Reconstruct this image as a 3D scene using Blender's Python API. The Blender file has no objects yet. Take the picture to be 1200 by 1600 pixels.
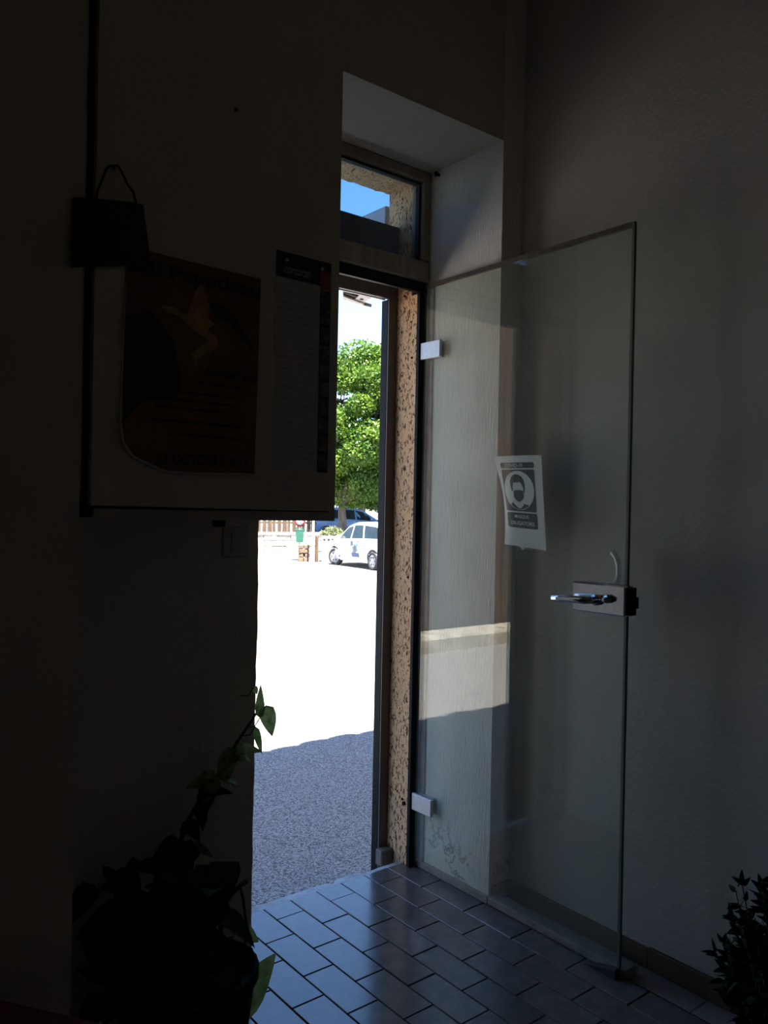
import bpy, bmesh, math, random
from mathutils import Vector, Matrix, noise
random.seed(7)
sc = bpy.context.scene
COL = sc.collection

# ------------------------------------------------------------------ camera
FPX = 1267.0
YAW, PITCH, ROLL = 0.67488, -0.00439, 0.01967
CAM = Vector((-1.8857, -1.7865, 1.25))
FW = Vector((math.sin(YAW)*math.cos(PITCH), math.cos(YAW)*math.cos(PITCH), math.sin(PITCH)))
_rt = Vector((math.cos(YAW), -math.sin(YAW), 0)); _up = _rt.cross(FW)
RT = _rt*math.cos(ROLL) + _up*math.sin(ROLL)
UP = -_rt*math.sin(ROLL) + _up*math.cos(ROLL)
cd = bpy.data.cameras.new('camera'); cam = bpy.data.objects.new('camera', cd); COL.objects.link(cam)
cd.sensor_fit = 'VERTICAL'; cd.sensor_height = 24.0; cd.lens = 24.0*FPX/1600.0; cd.clip_start = 0.02; cd.clip_end = 500
m = Matrix((RT, UP, -FW)).transposed().to_4x4(); m.translation = CAM
cam.matrix_world = m; sc.camera = cam

# ------------------------------------------------------------------ light
SUN_EL = math.radians(66); SUN_DIR = Vector((0.28, 0.96, 0)).normalized()*math.cos(SUN_EL) + Vector((0, 0, -math.sin(SUN_EL)))
world = bpy.data.worlds.new('World'); sc.world = world; world.use_nodes = True
wn = world.node_tree; wn.nodes.clear()
sky = wn.nodes.new('ShaderNodeTexSky'); sky.sky_type = 'NISHITA'; sky.sun_disc = False
sky.sun_elevation = SUN_EL; sky.sun_rotation = math.pi + 0.28; sky.air_density = 1.0; sky.dust_density = 0.2; sky.ozone_density = 3.0
bg = wn.nodes.new('ShaderNodeBackground'); bg.inputs['Strength'].default_value = 0.15
wo = wn.nodes.new('ShaderNodeOutputWorld')
tint = wn.nodes.new('ShaderNodeMix'); tint.data_type = 'RGBA'; tint.blend_type = 'MULTIPLY'; tint.inputs[0].default_value = 1.0; tint.inputs[7].default_value = (0.82, 0.95, 1.06, 1)
wn.links.new(sky.outputs[0], tint.inputs[6]); wn.links.new(tint.outputs[2], bg.inputs[0]); wn.links.new(bg.outputs[0], wo.inputs[0])
sl = bpy.data.lights.new('sun', 'SUN'); sl.energy = 13.5; sl.angle = math.radians(0.6); sl.color = (1.0, 0.95, 0.87)
so = bpy.data.objects.new('sun', sl); COL.objects.link(so); so.location = (-3, -12, 20)
so.rotation_euler = SUN_DIR.to_track_quat('-Z', 'Y').to_euler()
sc.view_settings.view_transform = 'Standard'; sc.view_settings.look = 'None'
sc.view_settings.gamma = 1.0; sc.view_settings.use_curve_mapping = False
sc.view_settings.exposure = 2.0
try:
    sc.cycles.max_bounces = 12; sc.cycles.diffuse_bounces = 7; sc.cycles.glossy_bounces = 5
    sc.cycles.transparent_max_bounces = 24; sc.cycles.use_denoising = True
except Exception:
    pass

# ------------------------------------------------------------------ helpers
def ray(px, py): return FW + RT*((px-600)/FPX) - UP*((py-800)/FPX)
def at_depth(px, py, d): return CAM + ray(px, py)*d
def ground_z(x, y):
    d = (x-CAM.x)*math.sin(YAW) + (y-CAM.y)*math.cos(YAW)
    t = min(1.0, max(0.0, (d-4.0)/20.0))
    return -0.12 - 0.58*t
def ground_at(px, d):
    p = at_depth(px, 850, d); return Vector((p.x, p.y, ground_z(p.x, p.y)))

class MB:
    def __init__(s): s.v = []; s.f = []; s.sm = []
    def add(s, vs, fs, smooth=False):
        o = len(s.v); s.v += [tuple(p) for p in vs]
        for f in fs: s.f.append([i+o for i in f]); s.sm.append(smooth)
        return s
    def box(s, a, b, mat=None):
        x0, y0, z0 = a; x1, y1, z1 = b
        vs = [Vector(p) for p in ((x0,y0,z0),(x1,y0,z0),(x1,y1,z0),(x0,y1,z0),(x0,y0,z1),(x1,y0,z1),(x1,y1,z1),(x0,y1,z1))]
        if mat: vs = [mat @ p for p in vs]
        return s.add(vs, [(0,3,2,1),(4,5,6,7),(0,1,5,4),(1,2,6,5),(2,3,7,6),(3,0,4,7)])
    def bbox(s, a, b, r=0.003, mat=None):           # box with chamfered edges
        x0, y0, z0 = a; x1, y1, z1 = b
        bm = bmesh.new(); bmesh.ops.create_cube(bm, size=1.0)
        for v in bm.verts:
            v.co = Vector(((x0+x1)/2+v.co.x*(x1-x0), (y0+y1)/2+v.co.y*(y1-y0), (z0+z1)/2+v.co.z*(z1-z0)))
        bmesh.ops.bevel(bm, geom=bm.edges[:], offset=r, segments=1, affect='EDGES')
        bm.verts.index_update()
        vs = [v.co.copy() for v in bm.verts]; fs = [[v.index for v in f.verts] for f in bm.faces]; bm.free()
        if mat: vs = [mat @ p for p in vs]
        return s.add(vs, fs)
    def tube(s, pts, r, n=10, cap=True):
        pts = [Vector(p) for p in pts]; rs = r if isinstance(r, (list, tuple)) else [r]*len(pts)
        rings = []; prev = None
        for i, p in enumerate(pts):
            t = (pts[min(i+1, len(pts)-1)] - pts[max(i-1, 0)]).normalized()
            if prev is None:
                a = t.orthogonal().normalized()
            else:
                a = (prev - t*prev.dot(t)).normalized()
            prev = a; b = t.cross(a)
            rings.append([p + (a*math.cos(2*math.pi*k/n) + b*math.sin(2*math.pi*k/n))*rs[i] for k in range(n)])
        vs = [q for rg in rings for q in rg]; fs = []
        for i in range(len(pts)-1):
            for k in range(n):
                fs.append((i*n+k, i*n+(k+1) % n, (i+1)*n+(k+1) % n, (i+1)*n+k))
        if cap: fs += [list(range(n))[::-1], [(len(pts)-1)*n+k for k in range(n)]]
        return s.add(vs, fs, True)
    def lathe(s, prof, c=(0,0,0), n=24, mat=None, smooth=True):
        vs = []; fs = []; k = len(prof)
        for i in range(n):
            a = 2*math.pi*i/n
            for r, z in prof:
                p = Vector((r*math.cos(a), r*math.sin(a), z)); p = (mat @ p) if mat else p
                vs.append(p + Vector(c))
        for i in range(n):
            for j in range(k-1):
                fs.append((i*k+j, ((i+1) % n)*k+j, ((i+1) % n)*k+j+1, i*k+j+1))
        return s.add(vs, fs, smooth)
    def poly(s, pts): return s.add(pts, [list(range(len(pts)))])
    def grid(s, fn, nu, nv, smooth=False):
        vs = [fn(i/nu, j/nv) for j in range(nv+1) for i in range(nu+1)]
        fs = [(j*(nu+1)+i, j*(nu+1)+i+1, (j+1)*(nu+1)+i+1, (j+1)*(nu+1)+i) for j in range(nv) for i in range(nu)]
        return s.add(vs, fs, smooth)
    def prism(s, pts2, fn, t):                       # outline pts2, fn(u,v,w) -> point, thickness t
        n = len(pts2); vs = [fn(u, v, 0) for u, v in pts2] + [fn(u, v, t) for u, v in pts2]
        fs = [list(range(n)), list(range(2*n-1, n-1, -1))] + [(i, (i+1) % n, n+(i+1) % n, n+i) for i in range(n)]
        return s.add(vs, fs)
    def mesh(s, name):
        me = bpy.data.meshes.new(name); me.from_pydata(s.v, [], s.f); me.update()
        me.polygons.foreach_set('use_smooth', s.sm)
        bm = bmesh.new(); bm.from_mesh(me); bmesh.ops.recalc_face_normals(bm, faces=bm.faces[:]); bm.to_mesh(me); bm.free()
        return me
    def build(s, name, mat, parent=None, raw=False):
        if raw:
            me = bpy.data.meshes.new(name); me.from_pydata(s.v, [], s.f); me.update(); me.polygons.foreach_set('use_smooth', s.sm)
        else: me = s.mesh(name)
        return link(name, me, mat, parent)

def link(name, me, mat=None, parent=None, loc=None):
    o = bpy.data.objects.new(name, me); COL.objects.link(o)
    if mat is not None and me is not None and not me.materials: me.materials.append(mat)
    if parent is not None: o.parent = parent
    if loc is not None: o.location = loc
    return o
def empty(name, label, cat, loc=(0,0,0), group=None):
    o = bpy.data.objects.new(name, None); COL.objects.link(o); o.location = loc; o.empty_display_size = 0.1
    o['label'] = label; o['category'] = cat
    if group: o['group'] = group
    bpy.context.view_layer.update()
    return o
def tag(o, label, cat, group=None):
    o['label'] = label; o['category'] = cat
    if group: o['group'] = group
    return o
def struct(o, label=None, cat=None):
    o['kind'] = 'structure'
    if label: o['label'] = label
    if cat: o['category'] = cat
    return o

# ------------------------------------------------------------------ materials
def newmat(name):
    mt = bpy.data.materials.new(name); mt.use_nodes = True; nt = mt.node_tree
    return mt, nt, nt.nodes['Principled BSDF'], nt.links
def P(name, col, rough=0.6, metal=0.0, spec=0.5, col2=None, scale=20.0, detail=4.0, bump=0.0, bscale=None, stretch=None, ramp=(0.35, 0.65), coat=0.0, trans=0.0):
    mt, nt, b, L = newmat(name)
    b.inputs['Base Color'].default_value = (*col, 1); b.inputs['Roughness'].default_value = rough; b.inputs['Specular IOR Level'].default_value = 0.1 if rough > 0.8 else 0.4
    b.inputs['Metallic'].default_value = metal; b.inputs['Specular IOR Level'].default_value = spec
    b.inputs['Coat Weight'].default_value = coat
    if col2 or bump:
        tc = nt.nodes.new('ShaderNodeTexCoord'); mp = nt.nodes.new('ShaderNodeMapping')
        if stretch: mp.inputs['Scale'].default_value = stretch
        L.new(tc.outputs['Object'], mp.inputs[0])
        if col2:
            n = nt.nodes.new('ShaderNodeTexNoise'); n.inputs['Scale'].default_value = scale; n.inputs['Detail'].default_value = detail
            r = nt.nodes.new('ShaderNodeValToRGB')
            r.color_ramp.elements[0].position = ramp[0]; r.color_ramp.elements[0].color = (*col, 1)
            r.color_ramp.elements[1].position = ramp[1]; r.color_ramp.elements[1].color = (*col2, 1)
            L.new(mp.outputs[0], n.inputs[0]); L.new(n.outputs[0], r.inputs[0]); L.new(r.outputs[0], b.inputs['Base Color'])
        if bump:
            n2 = nt.nodes.new('ShaderNodeTexNoise'); n2.inputs['Scale'].default_value = bscale or scale*2; n2.inputs['Detail'].default_value = 4
            bp = nt.nodes.new('ShaderNodeBump'); bp.inputs['Strength'].default_value = bump; bp.inputs['Distance'].default_value = 0.01
            L.new(mp.outputs[0], n2.inputs[0]); L.new(n2.outputs[0], bp.inputs['Height']); L.new(bp.outputs[0], b.inputs['Normal'])
    return mt

M = {}
M['plaster'] = P('plaster', (0.49, 0.46, 0.42), 0.85, col2=(0.44, 0.415, 0.38), scale=3, bump=0.25, bscale=90, spec=0.2)
M['plaster_dim'] = P('wall_paint', (0.58, 0.52, 0.44), 0.85, col2=(0.53, 0.47, 0.40), scale=2.5, bump=0.2, bscale=80, spec=0.2)
M['ceiling'] = P('ceiling_paint', (0.68, 0.62, 0.54), 0.9, col2=(0.64, 0.58, 0.5), scale=3, bump=0.1, bscale=60)
M['room_back'] = P('old_wallpaper', (0.62, 0.50, 0.38), 0.9, col2=(0.56, 0.45, 0.34), scale=4, bump=0.1, bscale=50)
M['frame_wood'] = P('grey_brown_frame_wood', (0.30, 0.255, 0.20), 0.65, col2=(0.21, 0.175, 0.135), scale=30, stretch=(1, 1, 0.15), bump=0.15)
M['black_metal'] = P('black_steel', (0.006, 0.006, 0.008), 0.6, col2=(0.010, 0.010, 0.013), scale=40, spec=0.12)
M['rail'] = P('dark_brown_anodised_rail', (0.13, 0.112, 0.098), 0.55, col2=(0.10, 0.088, 0.078), scale=12, stretch=(1, 1, 0.1), spec=0.4)
M['brown_base'] = P('brown_baseboard_paint', (0.13, 0.075, 0.04), 0.7, col2=(0.08, 0.048, 0.03), scale=9, bump=0.1)
M['kerb'] = P('worn_grey_plinth', (0.26, 0.24, 0.22), 0.7, col2=(0.17, 0.16, 0.15), scale=18, bump=0.3, bscale=60)
M['lip'] = P('pale_concrete_lip', (0.46, 0.46, 0.47), 0.8, col2=(0.34, 0.34, 0.36), scale=30, bump=0.4, bscale=80)
M['grout'] = P('dark_grout', (0.05, 0.045, 0.042), 0.9, col2=(0.10, 0.09, 0.08), scale=60)
M['chrome'] = P('chrome', (0.62, 0.60, 0.60), 0.12, metal=1.0, col2=(0.55, 0.54, 0.54), scale=60)
M['satin'] = P('satin_aluminium', (0.62, 0.62, 0.64), 0.4, metal=0.35, col2=(0.56, 0.56, 0.58), scale=80)
M['paper'] = P('white_paper', (0.72, 0.73, 0.74), 0.8, col2=(0.68, 0.69, 0.70), scale=12, spec=0.2)
M['ink'] = P('dark_grey_print', (0.03, 0.033, 0.036), 0.7, col2=(0.04, 0.043, 0.047), scale=50, spec=0.2)
M['cab'] = P('cabinet_paint', (0.60, 0.53, 0.43), 0.7, col2=(0.56, 0.49, 0.40), scale=5, bump=0.08, bscale=60, spec=0.25)
M['cab_shade'] = P('cabinet_inside_shade', (0.015, 0.013, 0.012), 0.9, col2=(0.02, 0.018, 0.016), scale=20)  # near-black colour stands for the shadow inside the cabinet
M['poster'] = P('orange_brown_poster', (0.22, 0.095, 0.03), 0.6, col2=(0.14, 0.055, 0.02), scale=6, spec=0.3)
M['poster_edge'] = P('poster_back_white', (0.5, 0.47, 0.42), 0.7, col2=(0.45, 0.42, 0.38), scale=30)
M['poster_ink'] = P('poster_black_ink', (0.02, 0.012, 0.008), 0.7, col2=(0.03, 0.02, 0.012), scale=30)
M['poster_yel'] = P('poster_ochre', (0.42, 0.29, 0.08), 0.6, col2=(0.30, 0.17, 0.05), scale=25)
M['poster_dk'] = P('poster_dark_brown', (0.035, 0.016, 0.01), 0.6, col2=(0.02, 0.01, 0.008), scale=25)
M['navy'] = P('navy_print', (0.018, 0.016, 0.035), 0.6, col2=(0.025, 0.022, 0.045), scale=30)
M['white_ink'] = P('pale_print', (0.6, 0.58, 0.55), 0.6, col2=(0.55, 0.53, 0.5), scale=30)
M['red_ink'] = P('red_print', (0.36, 0.05, 0.06), 0.6, col2=(0.30, 0.04, 0.05), scale=30)
M['cal_paper'] = P('calendar_paper', (0.52, 0.50, 0.46), 0.75, col2=(0.48, 0.46, 0.42), scale=25)
M['cal_line'] = P('calendar_grey_print', (0.45, 0.43, 0.40), 0.75, col2=(0.40, 0.385, 0.355), scale=60)
M['teal'] = P('teal_thumbnail', (0.03, 0.075, 0.085), 0.5, col2=(0.16, 0.20, 0.20), scale=70, ramp=(0.45, 0.6))
M['bag'] = P('black_cloth', (0.008, 0.008, 0.008), 0.9, col2=(0.012, 0.011, 0.010), scale=60)
M['switch'] = P('switch_plastic', (0.42, 0.39, 0.34), 0.5, col2=(0.40, 0.37, 0.32), scale=20)
M['red_cloth'] = P('dark_red_cloth', (0.16, 0.012, 0.014), 0.85, col2=(0.11, 0.008, 0.01), scale=40, bump=0.2)
M['pot'] = P('black_plastic_pot', (0.010, 0.009, 0.008), 0.95, spec=0.05, col2=(0.016, 0.014, 0.012), scale=20)
M['soil'] = P('potting_soil', (0.02, 0.014, 0.01), 0.95, col2=(0.04, 0.03, 0.02), scale=60, bump=0.6)
M['twig'] = P('dark_twig', (0.03, 0.022, 0.018), 0.85, col2=(0.05, 0.038, 0.03), scale=60, bump=0.3)
M['rubber'] = P('black_rubber', (0.015, 0.015, 0.018), 0.8, col2=(0.02, 0.02, 0.024), scale=40)
M['edge_reflection'] = P('brown_edge_reflection', (0.10, 0.072, 0.045), 0.7, col2=(0.05, 0.036, 0.024), scale=40)  # colour carries the brown reflection inside the glass top
M['galv'] = P('galvanised_metal', (0.42, 0.42, 0.42), 0.5, metal=0.3, col2=(0.36, 0.36, 0.37), scale=30)
M['stone'] = P('pale_limestone', (0.46, 0.42, 0.35), 0.9, col2=(0.26, 0.22, 0.17), scale=6, bump=0.5, bscale=20)
M['stone_brown'] = P('brown_stone', (0.13, 0.085, 0.055), 0.9, col2=(0.07, 0.045, 0.03), scale=7, bump=0.5, bscale=20)
M['joint'] = P('wall_mortar', (0.075, 0.06, 0.045), 0.95, col2=(0.05, 0.04, 0.03), scale=12)
M['white_paint'] = P('white_car_paint', (0.80, 0.80, 0.81), 0.25, col2=(0.78, 0.78, 0.79), scale=3, coat=0.6)
M['blue_paint'] = P('light_blue_car_paint', (0.09, 0.17, 0.32), 0.35, col2=(0.08, 0.15, 0.29), scale=3, coat=0.3)
M['car_glass'] = P('car_window', (0.012, 0.018, 0.02), 0.12, col2=(0.018, 0.026, 0.028), scale=4, spec=0.3)
M['tyre'] = P('tyre_rubber', (0.012, 0.012, 0.013), 0.9, col2=(0.018, 0.018, 0.019), scale=30)
M['rim'] = P('wheel_alloy', (0.26, 0.26, 0.27), 0.5, metal=0.2, col2=(0.22, 0.22, 0.23), scale=10)
M['decal_blue'] = P('decal_blue', (0.05, 0.075, 0.16), 0.6, col2=(0.06, 0.09, 0.18), scale=8)
M['decal_teal'] = P('decal_teal', (0.06, 0.22, 0.28), 0.6, col2=(0.05, 0.20, 0.25), scale=8)
M['decal_grey'] = P('decal_grey', (0.07, 0.08, 0.10), 0.6, col2=(0.09, 0.10, 0.12), scale=8)
M['green_bin'] = P('green_bin_plastic', (0.008, 0.075, 0.045), 0.6, col2=(0.007, 0.06, 0.036), scale=8)
M['sign_red'] = P('road_sign_red', (0.20, 0.012, 0.012), 0.4, col2=(0.18, 0.01, 0.01), scale=8)
M['sign_white'] = P('road_sign_white', (0.45, 0.45, 0.45), 0.5, col2=(0.42, 0.42, 0.42), scale=8)
M['pole_white'] = P('white_pole_paint', (0.75, 0.74, 0.72), 0.5, col2=(0.7, 0.69, 0.67), scale=8)
M['wood_brown'] = P('weathered_brown_wood', (0.065, 0.038, 0.02), 0.85, col2=(0.035, 0.02, 0.012), scale=14, stretch=(1, 1, 0.2), bump=0.3)
M['bark'] = P('tree_bark', (0.16, 0.12, 0.09), 0.95, col2=(0.09, 0.068, 0.05), scale=9, stretch=(1, 1, 0.3), bump=0.8, bscale=18)
M['roof_tile'] = P('terracotta_roof_tile', (0.42, 0.19, 0.10), 0.85, col2=(0.32, 0.14, 0.08), scale=10, bump=0.2)
M['far_wall'] = P('far_render', (0.66, 0.61, 0.53), 0.9, col2=(0.60, 0.55, 0.48), scale=2)
M['shutter_blue'] = P('far_shutter', (0.20, 0.26, 0.30), 0.7, col2=(0.18, 0.23, 0.27), scale=8)

def leaf_mat(name, c1, c2, scale, transl=0.35, rough=0.45):
    mt, nt, b, L = newmat(name)
    n = nt.nodes.new('ShaderNodeTexNoise'); n.inputs['Scale'].default_value = scale; n.inputs['Detail'].default_value = 2
    tc = nt.nodes.new('ShaderNodeTexCoord'); r = nt.nodes.new('ShaderNodeValToRGB')
    r.color_ramp.elements[0].position = 0.38; r.color_ramp.elements[0].color = (*c1, 1)
    r.color_ramp.elements[1].position = 0.62; r.color_ramp.elements[1].color = (*c2, 1)
    tr = nt.nodes.new('ShaderNodeBsdfTranslucent'); mx = nt.nodes.new('ShaderNodeMixShader'); mx.inputs[0].default_value = transl
    L.new(tc.outputs['Object'], n.inputs[0]); L.new(n.outputs[0], r.inputs[0]); L.new(r.outputs[0], b.inputs['Base Color']); L.new(r.outputs[0], tr.inputs[0])
    b.inputs['Roughness'].default_value = rough; b.inputs['Specular IOR Level'].default_value = 0.1 if rough > 0.8 else 0.4
    L.new(b.outputs[0], mx.inputs[1]); L.new(tr.outputs[0], mx.inputs[2]); L.new(mx.outputs[0], nt.nodes['Material Output'].inputs[0])
    return mt
M['tree_leaf'] = leaf_mat('tree_leaf', (0.035, 0.085, 0.008), (0.085, 0.15, 0.014), 1.1)
M['blossom'] = leaf_mat('pale_blossom', (0.20, 0.25, 0.06), (0.26, 0.30, 0.09), 2.0)
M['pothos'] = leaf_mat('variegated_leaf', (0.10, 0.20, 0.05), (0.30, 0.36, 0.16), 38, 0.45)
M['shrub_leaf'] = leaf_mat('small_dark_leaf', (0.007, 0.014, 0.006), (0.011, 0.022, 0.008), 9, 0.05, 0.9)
M['shaded_leaf'] = leaf_mat('shaded_green_leaf', (0.008, 0.014, 0.005), (0.014, 0.022, 0.008), 20, 0.05, 0.95)  # shade put into the leaf colour, for pothos leaves away from daylight
M['fence_board'] = P('dark_brown_stained_board', (0.085, 0.06, 0.045), 0.9, col2=(0.06, 0.042, 0.032), scale=10, stretch=(1, 1, 0.15), spec=0.1)
M['planter_leaf'] = leaf_mat('planter_leaf', (0.06, 0.09, 0.03), (0.15, 0.17, 0.08), 3, 0.3)

# floor tiles: glazed brownish-grey stoneware with slight tone changes per tile
def tile_mat():
    mt, nt, b, L = newmat('glazed_stoneware_tile')
    oi = nt.nodes.new('ShaderNodeObjectInfo'); tc = nt.nodes.new('ShaderNodeTexCoord')
    n = nt.nodes.new('ShaderNodeTexNoise'); n.inputs['Scale'].default_value = 26; n.inputs['Detail'].default_value = 5
    ad = nt.nodes.new('ShaderNodeVectorMath'); ad.operation = 'ADD'
    L.new(tc.outputs['Object'], ad.inputs[0]); L.new(oi.outputs['Location'], ad.inputs[1]); L.new(ad.outputs[0], n.inputs[0])
    r = nt.nodes.new('ShaderNodeValToRGB')
    r.color_ramp.elements[0].position = 0.3; r.color_ramp.elements[0].color = (0.10, 0.085, 0.075, 1)
    r.color_ramp.elements[1].position = 0.7; r.color_ramp.elements[1].color = (0.145, 0.125, 0.112, 1)
    hs = nt.nodes.new('ShaderNodeHueSaturation')
    mr = nt.nodes.new('ShaderNodeMapRange'); mr.inputs[3].default_value = 0.86; mr.inputs[4].default_value = 1.12
    L.new(oi.outputs['Random'], mr.inputs[0]); L.new(mr.outputs[0], hs.inputs['Value']); L.new(n.outputs[0], r.inputs[0]); L.new(r.outputs[0], hs.inputs['Color'])
    L.new(hs.outputs[0], b.inputs['Base Color'])
    b.inputs['Roughness'].default_value = 0.19; b.inputs['Specular IOR Level'].default_value = 0.9
    bp = nt.nodes.new('ShaderNodeBump'); bp.inputs['Strength'].default_value = 0.06; bp.inputs['Distance'].default_value = 0.004
    L.new(n.outputs[0], bp.inputs['Height']); L.new(bp.outputs[0], b.inputs['Normal'])
    return mt
M['tile'] = tile_mat()

# worn plaster of the reveal: vertical woven relief, dark cracks near the foot
def reveal_mat():
    mt, nt, b, L = newmat('worn_reveal_plaster')
    tc = nt.nodes.new('ShaderNodeTexCoord'); sp = nt.nodes.new('ShaderNodeSeparateXYZ'); L.new(tc.outputs['Object'], sp.inputs[0])
    mp = nt.nodes.new('ShaderNodeMapping'); mp.inputs['Scale'].default_value = (1, 1, 0.12); L.new(tc.outputs['Object'], mp.inputs[0])
    n = nt.nodes.new('ShaderNodeTexNoise'); n.inputs['Scale'].default_value = 170; n.inputs['Detail'].default_value = 3; L.new(mp.outputs[0], n.inputs[0])
    bp = nt.nodes.new('ShaderNodeBump'); bp.inputs['Strength'].default_value = 0.9; bp.inputs['Distance'].default_value = 0.004
    L.new(n.outputs[0], bp.inputs['Height']); L.new(bp.outputs[0], b.inputs['Normal'])
    c = nt.nodes.new('ShaderNodeTexNoise'); c.inputs['Scale'].default_value = 11; c.inputs['Detail'].default_value = 8; c.inputs['Roughness'].default_value = 0.7
    L.new(tc.outputs['Object'], c.inputs[0])
    # thin crack lines: noise close to 0.5
    s1 = nt.nodes.new('ShaderNodeMath'); s1.operation = 'SUBTRACT'; s1.inputs[1].default_value = 0.53; L.new(c.outputs[0], s1.inputs[0])
    s2 = nt.nodes.new('ShaderNodeMath'); s2.operation = 'ABSOLUTE'; L.new(s1.outputs[0], s2.inputs[0])
    s3 = nt.nodes.new('ShaderNodeMapRange'); s3.inputs[1].default_value = 0.004; s3.inputs[2].default_value = 0.024; s3.inputs[3].default_value = 1; s3.inputs[4].default_value = 0; L.new(s2.outputs[0], s3.inputs[0])
    k = nt.nodes.new('ShaderNodeTexNoise'); k.inputs['Scale'].default_value = 6; L.new(tc.outputs['Object'], k.inputs[0])
    zz = nt.nodes.new('ShaderNodeMapRange'); zz.inputs[1].default_value = 0.30; zz.inputs[2].default_value = 0.12; zz.inputs[3].default_value = 0; zz.inputs[4].default_value = 1; L.new(sp.outputs[2], zz.inputs[0])
    ku = nt.nodes.new('ShaderNodeMapRange'); ku.inputs[1].default_value = 0.42; ku.inputs[2].default_value = 0.6; L.new(k.outputs[0], ku.inputs[0])
    m1 = nt.nodes.new('ShaderNodeMath'); m1.operation = 'MULTIPLY'; L.new(s3.outputs[0], m1.inputs[0]); L.new(zz.outputs[0], m1.inputs[1])
    m2 = nt.nodes.new('ShaderNodeMath'); m2.operation = 'MULTIPLY'; L.new(m1.outputs[0], m2.inputs[0]); L.new(ku.outputs[0], m2.inputs[1])
    n3 = nt.nodes.new('ShaderNodeTexNoise'); n3.inputs['Scale'].default_value = 4; n3.inputs['Detail'].default_value = 4; L.new(tc.outputs['Object'], n3.inputs[0])
    r = nt.nodes.new('ShaderNodeValToRGB'); r.color_ramp.elements[0].position = 0.35; r.color_ramp.elements[0].color = (0.66, 0.63, 0.59, 1)
    r.color_ramp.elements[1].position = 0.65; r.color_ramp.elements[1].color = (0.74, 0.71, 0.67, 1); L.new(n3.outputs[0], r.inputs[0])
    mx = nt.nodes.new('ShaderNodeMix'); mx.data_type = 'RGBA'; L.new(m2.outputs[0], mx.inputs[0]); L.new(r.outputs[0], mx.inputs[6]); mx.inputs[7].default_value = (0.20, 0.18, 0.165, 1)
    L.new(mx.outputs[2], b.inputs['Base Color']); b.inputs['Roughness'].default_value = 0.85; b.inputs['Specular IOR Level'].default_value = 0.2
    return mt
M['reveal'] = reveal_mat()

# pink-orange scraped render with dark worm-like grooves
def roughcast_mat():
    mt, nt, b, L = newmat('scraped_terracotta_render')
    tc = nt.nodes.new('ShaderNodeTexCoord'); mp = nt.nodes.new('ShaderNodeMapping'); mp.inputs['Scale'].default_value = (1, 1, 0.45); L.new(tc.outputs['Object'], mp.inputs[0])
    n = nt.nodes.new('ShaderNodeTexNoise'); n.inputs['Scale'].default_value = 125; n.inputs['Detail'].default_value = 3; n.inputs['Distortion'].default_value = 1.2; L.new(mp.outputs[0], n.inputs[0])
    r = nt.nodes.new('ShaderNodeValToRGB'); r.color_ramp.elements[0].position = 0.39; r.color_ramp.elements[0].color = (0.15, 0.065, 0.03, 1)
    r.color_ramp.elements[1].position = 0.46; r.color_ramp.elements[1].color = (0.74, 0.46, 0.26, 1)
    L.new(n.outputs[0], r.inputs[0]); L.new(r.outputs[0], b.inputs['Base Color']); b.inputs['Roughness'].default_value = 0.95; b.inputs['Specular IOR Level'].default_value = 0.1
    mr = nt.nodes.new('ShaderNodeMapRange'); mr.inputs[1].default_value = 0.28; mr.inputs[2].default_value = 0.45; L.new(n.outputs[0], mr.inputs[0])
    bp = nt.nodes.new('ShaderNodeBump'); bp.inputs['Strength'].default_value = 0.8; bp.inputs['Distance'].default_value = 0.005
    L.new(mr.outputs[0], bp.inputs['Height']); L.new(bp.outputs[0], b.inputs['Normal'])
    return mt
M['roughcast'] = roughcast_mat()

def asphalt_mat():
    mt, nt, b, L = newmat('coarse_grey_asphalt')
    tc = nt.nodes.new('ShaderNodeTexCoord')
    v = nt.nodes.new('ShaderNodeTexVoronoi'); v.inputs['Scale'].default_value = 210; L.new(tc.outputs['Object'], v.inputs[0])
    n = nt.nodes.new('ShaderNodeTexNoise'); n.inputs['Scale'].default_value = 70; n.inputs['Detail'].default_value = 6; L.new(tc.outputs['Object'], n.inputs[0])
    sp = nt.nodes.new('ShaderNodeSeparateColor'); L.new(v.outputs['Color'], sp.inputs[0])
    ad = nt.nodes.new('ShaderNodeMath'); ad.operation = 'ADD'; L.new(sp.outputs[0], ad.inputs[0]); L.new(n.outputs[0], ad.inputs[1])
    r = nt.nodes.new('ShaderNodeValToRGB'); r.color_ramp.elements[0].position = 0.45; r.color_ramp.elements[0].color = (0.10, 0.092, 0.086, 1)
    r.color_ramp.elements[1].position = 1.0; r.color_ramp.elements[1].color = (0.40, 0.375, 0.35, 1); e = r.color_ramp.elements.new(0.7); e.color = (0.24, 0.224, 0.208, 1)
    mh = nt.nodes.new('ShaderNodeMath'); mh.operation = 'MULTIPLY'; mh.inputs[1].default_value = 0.72; L.new(ad.outputs[0], mh.inputs[0]); L.new(mh.outputs[0], r.inputs[0])
    L.new(r.outputs[0], b.inputs['Base Color']); b.inputs['Roughness'].default_value = 0.9; b.inputs['Specular IOR Level'].default_value = 0.2
    bp = nt.nodes.new('ShaderNodeBump'); bp.inputs['Strength'].default_value = 0.7; bp.inputs['Distance'].default_value = 0.012
    L.new(ad.outputs[0], bp.inputs['Height']); L.new(bp.outputs[0], b.inputs['Normal'])
    return mt
M['asphalt'] = asphalt_mat()

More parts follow.
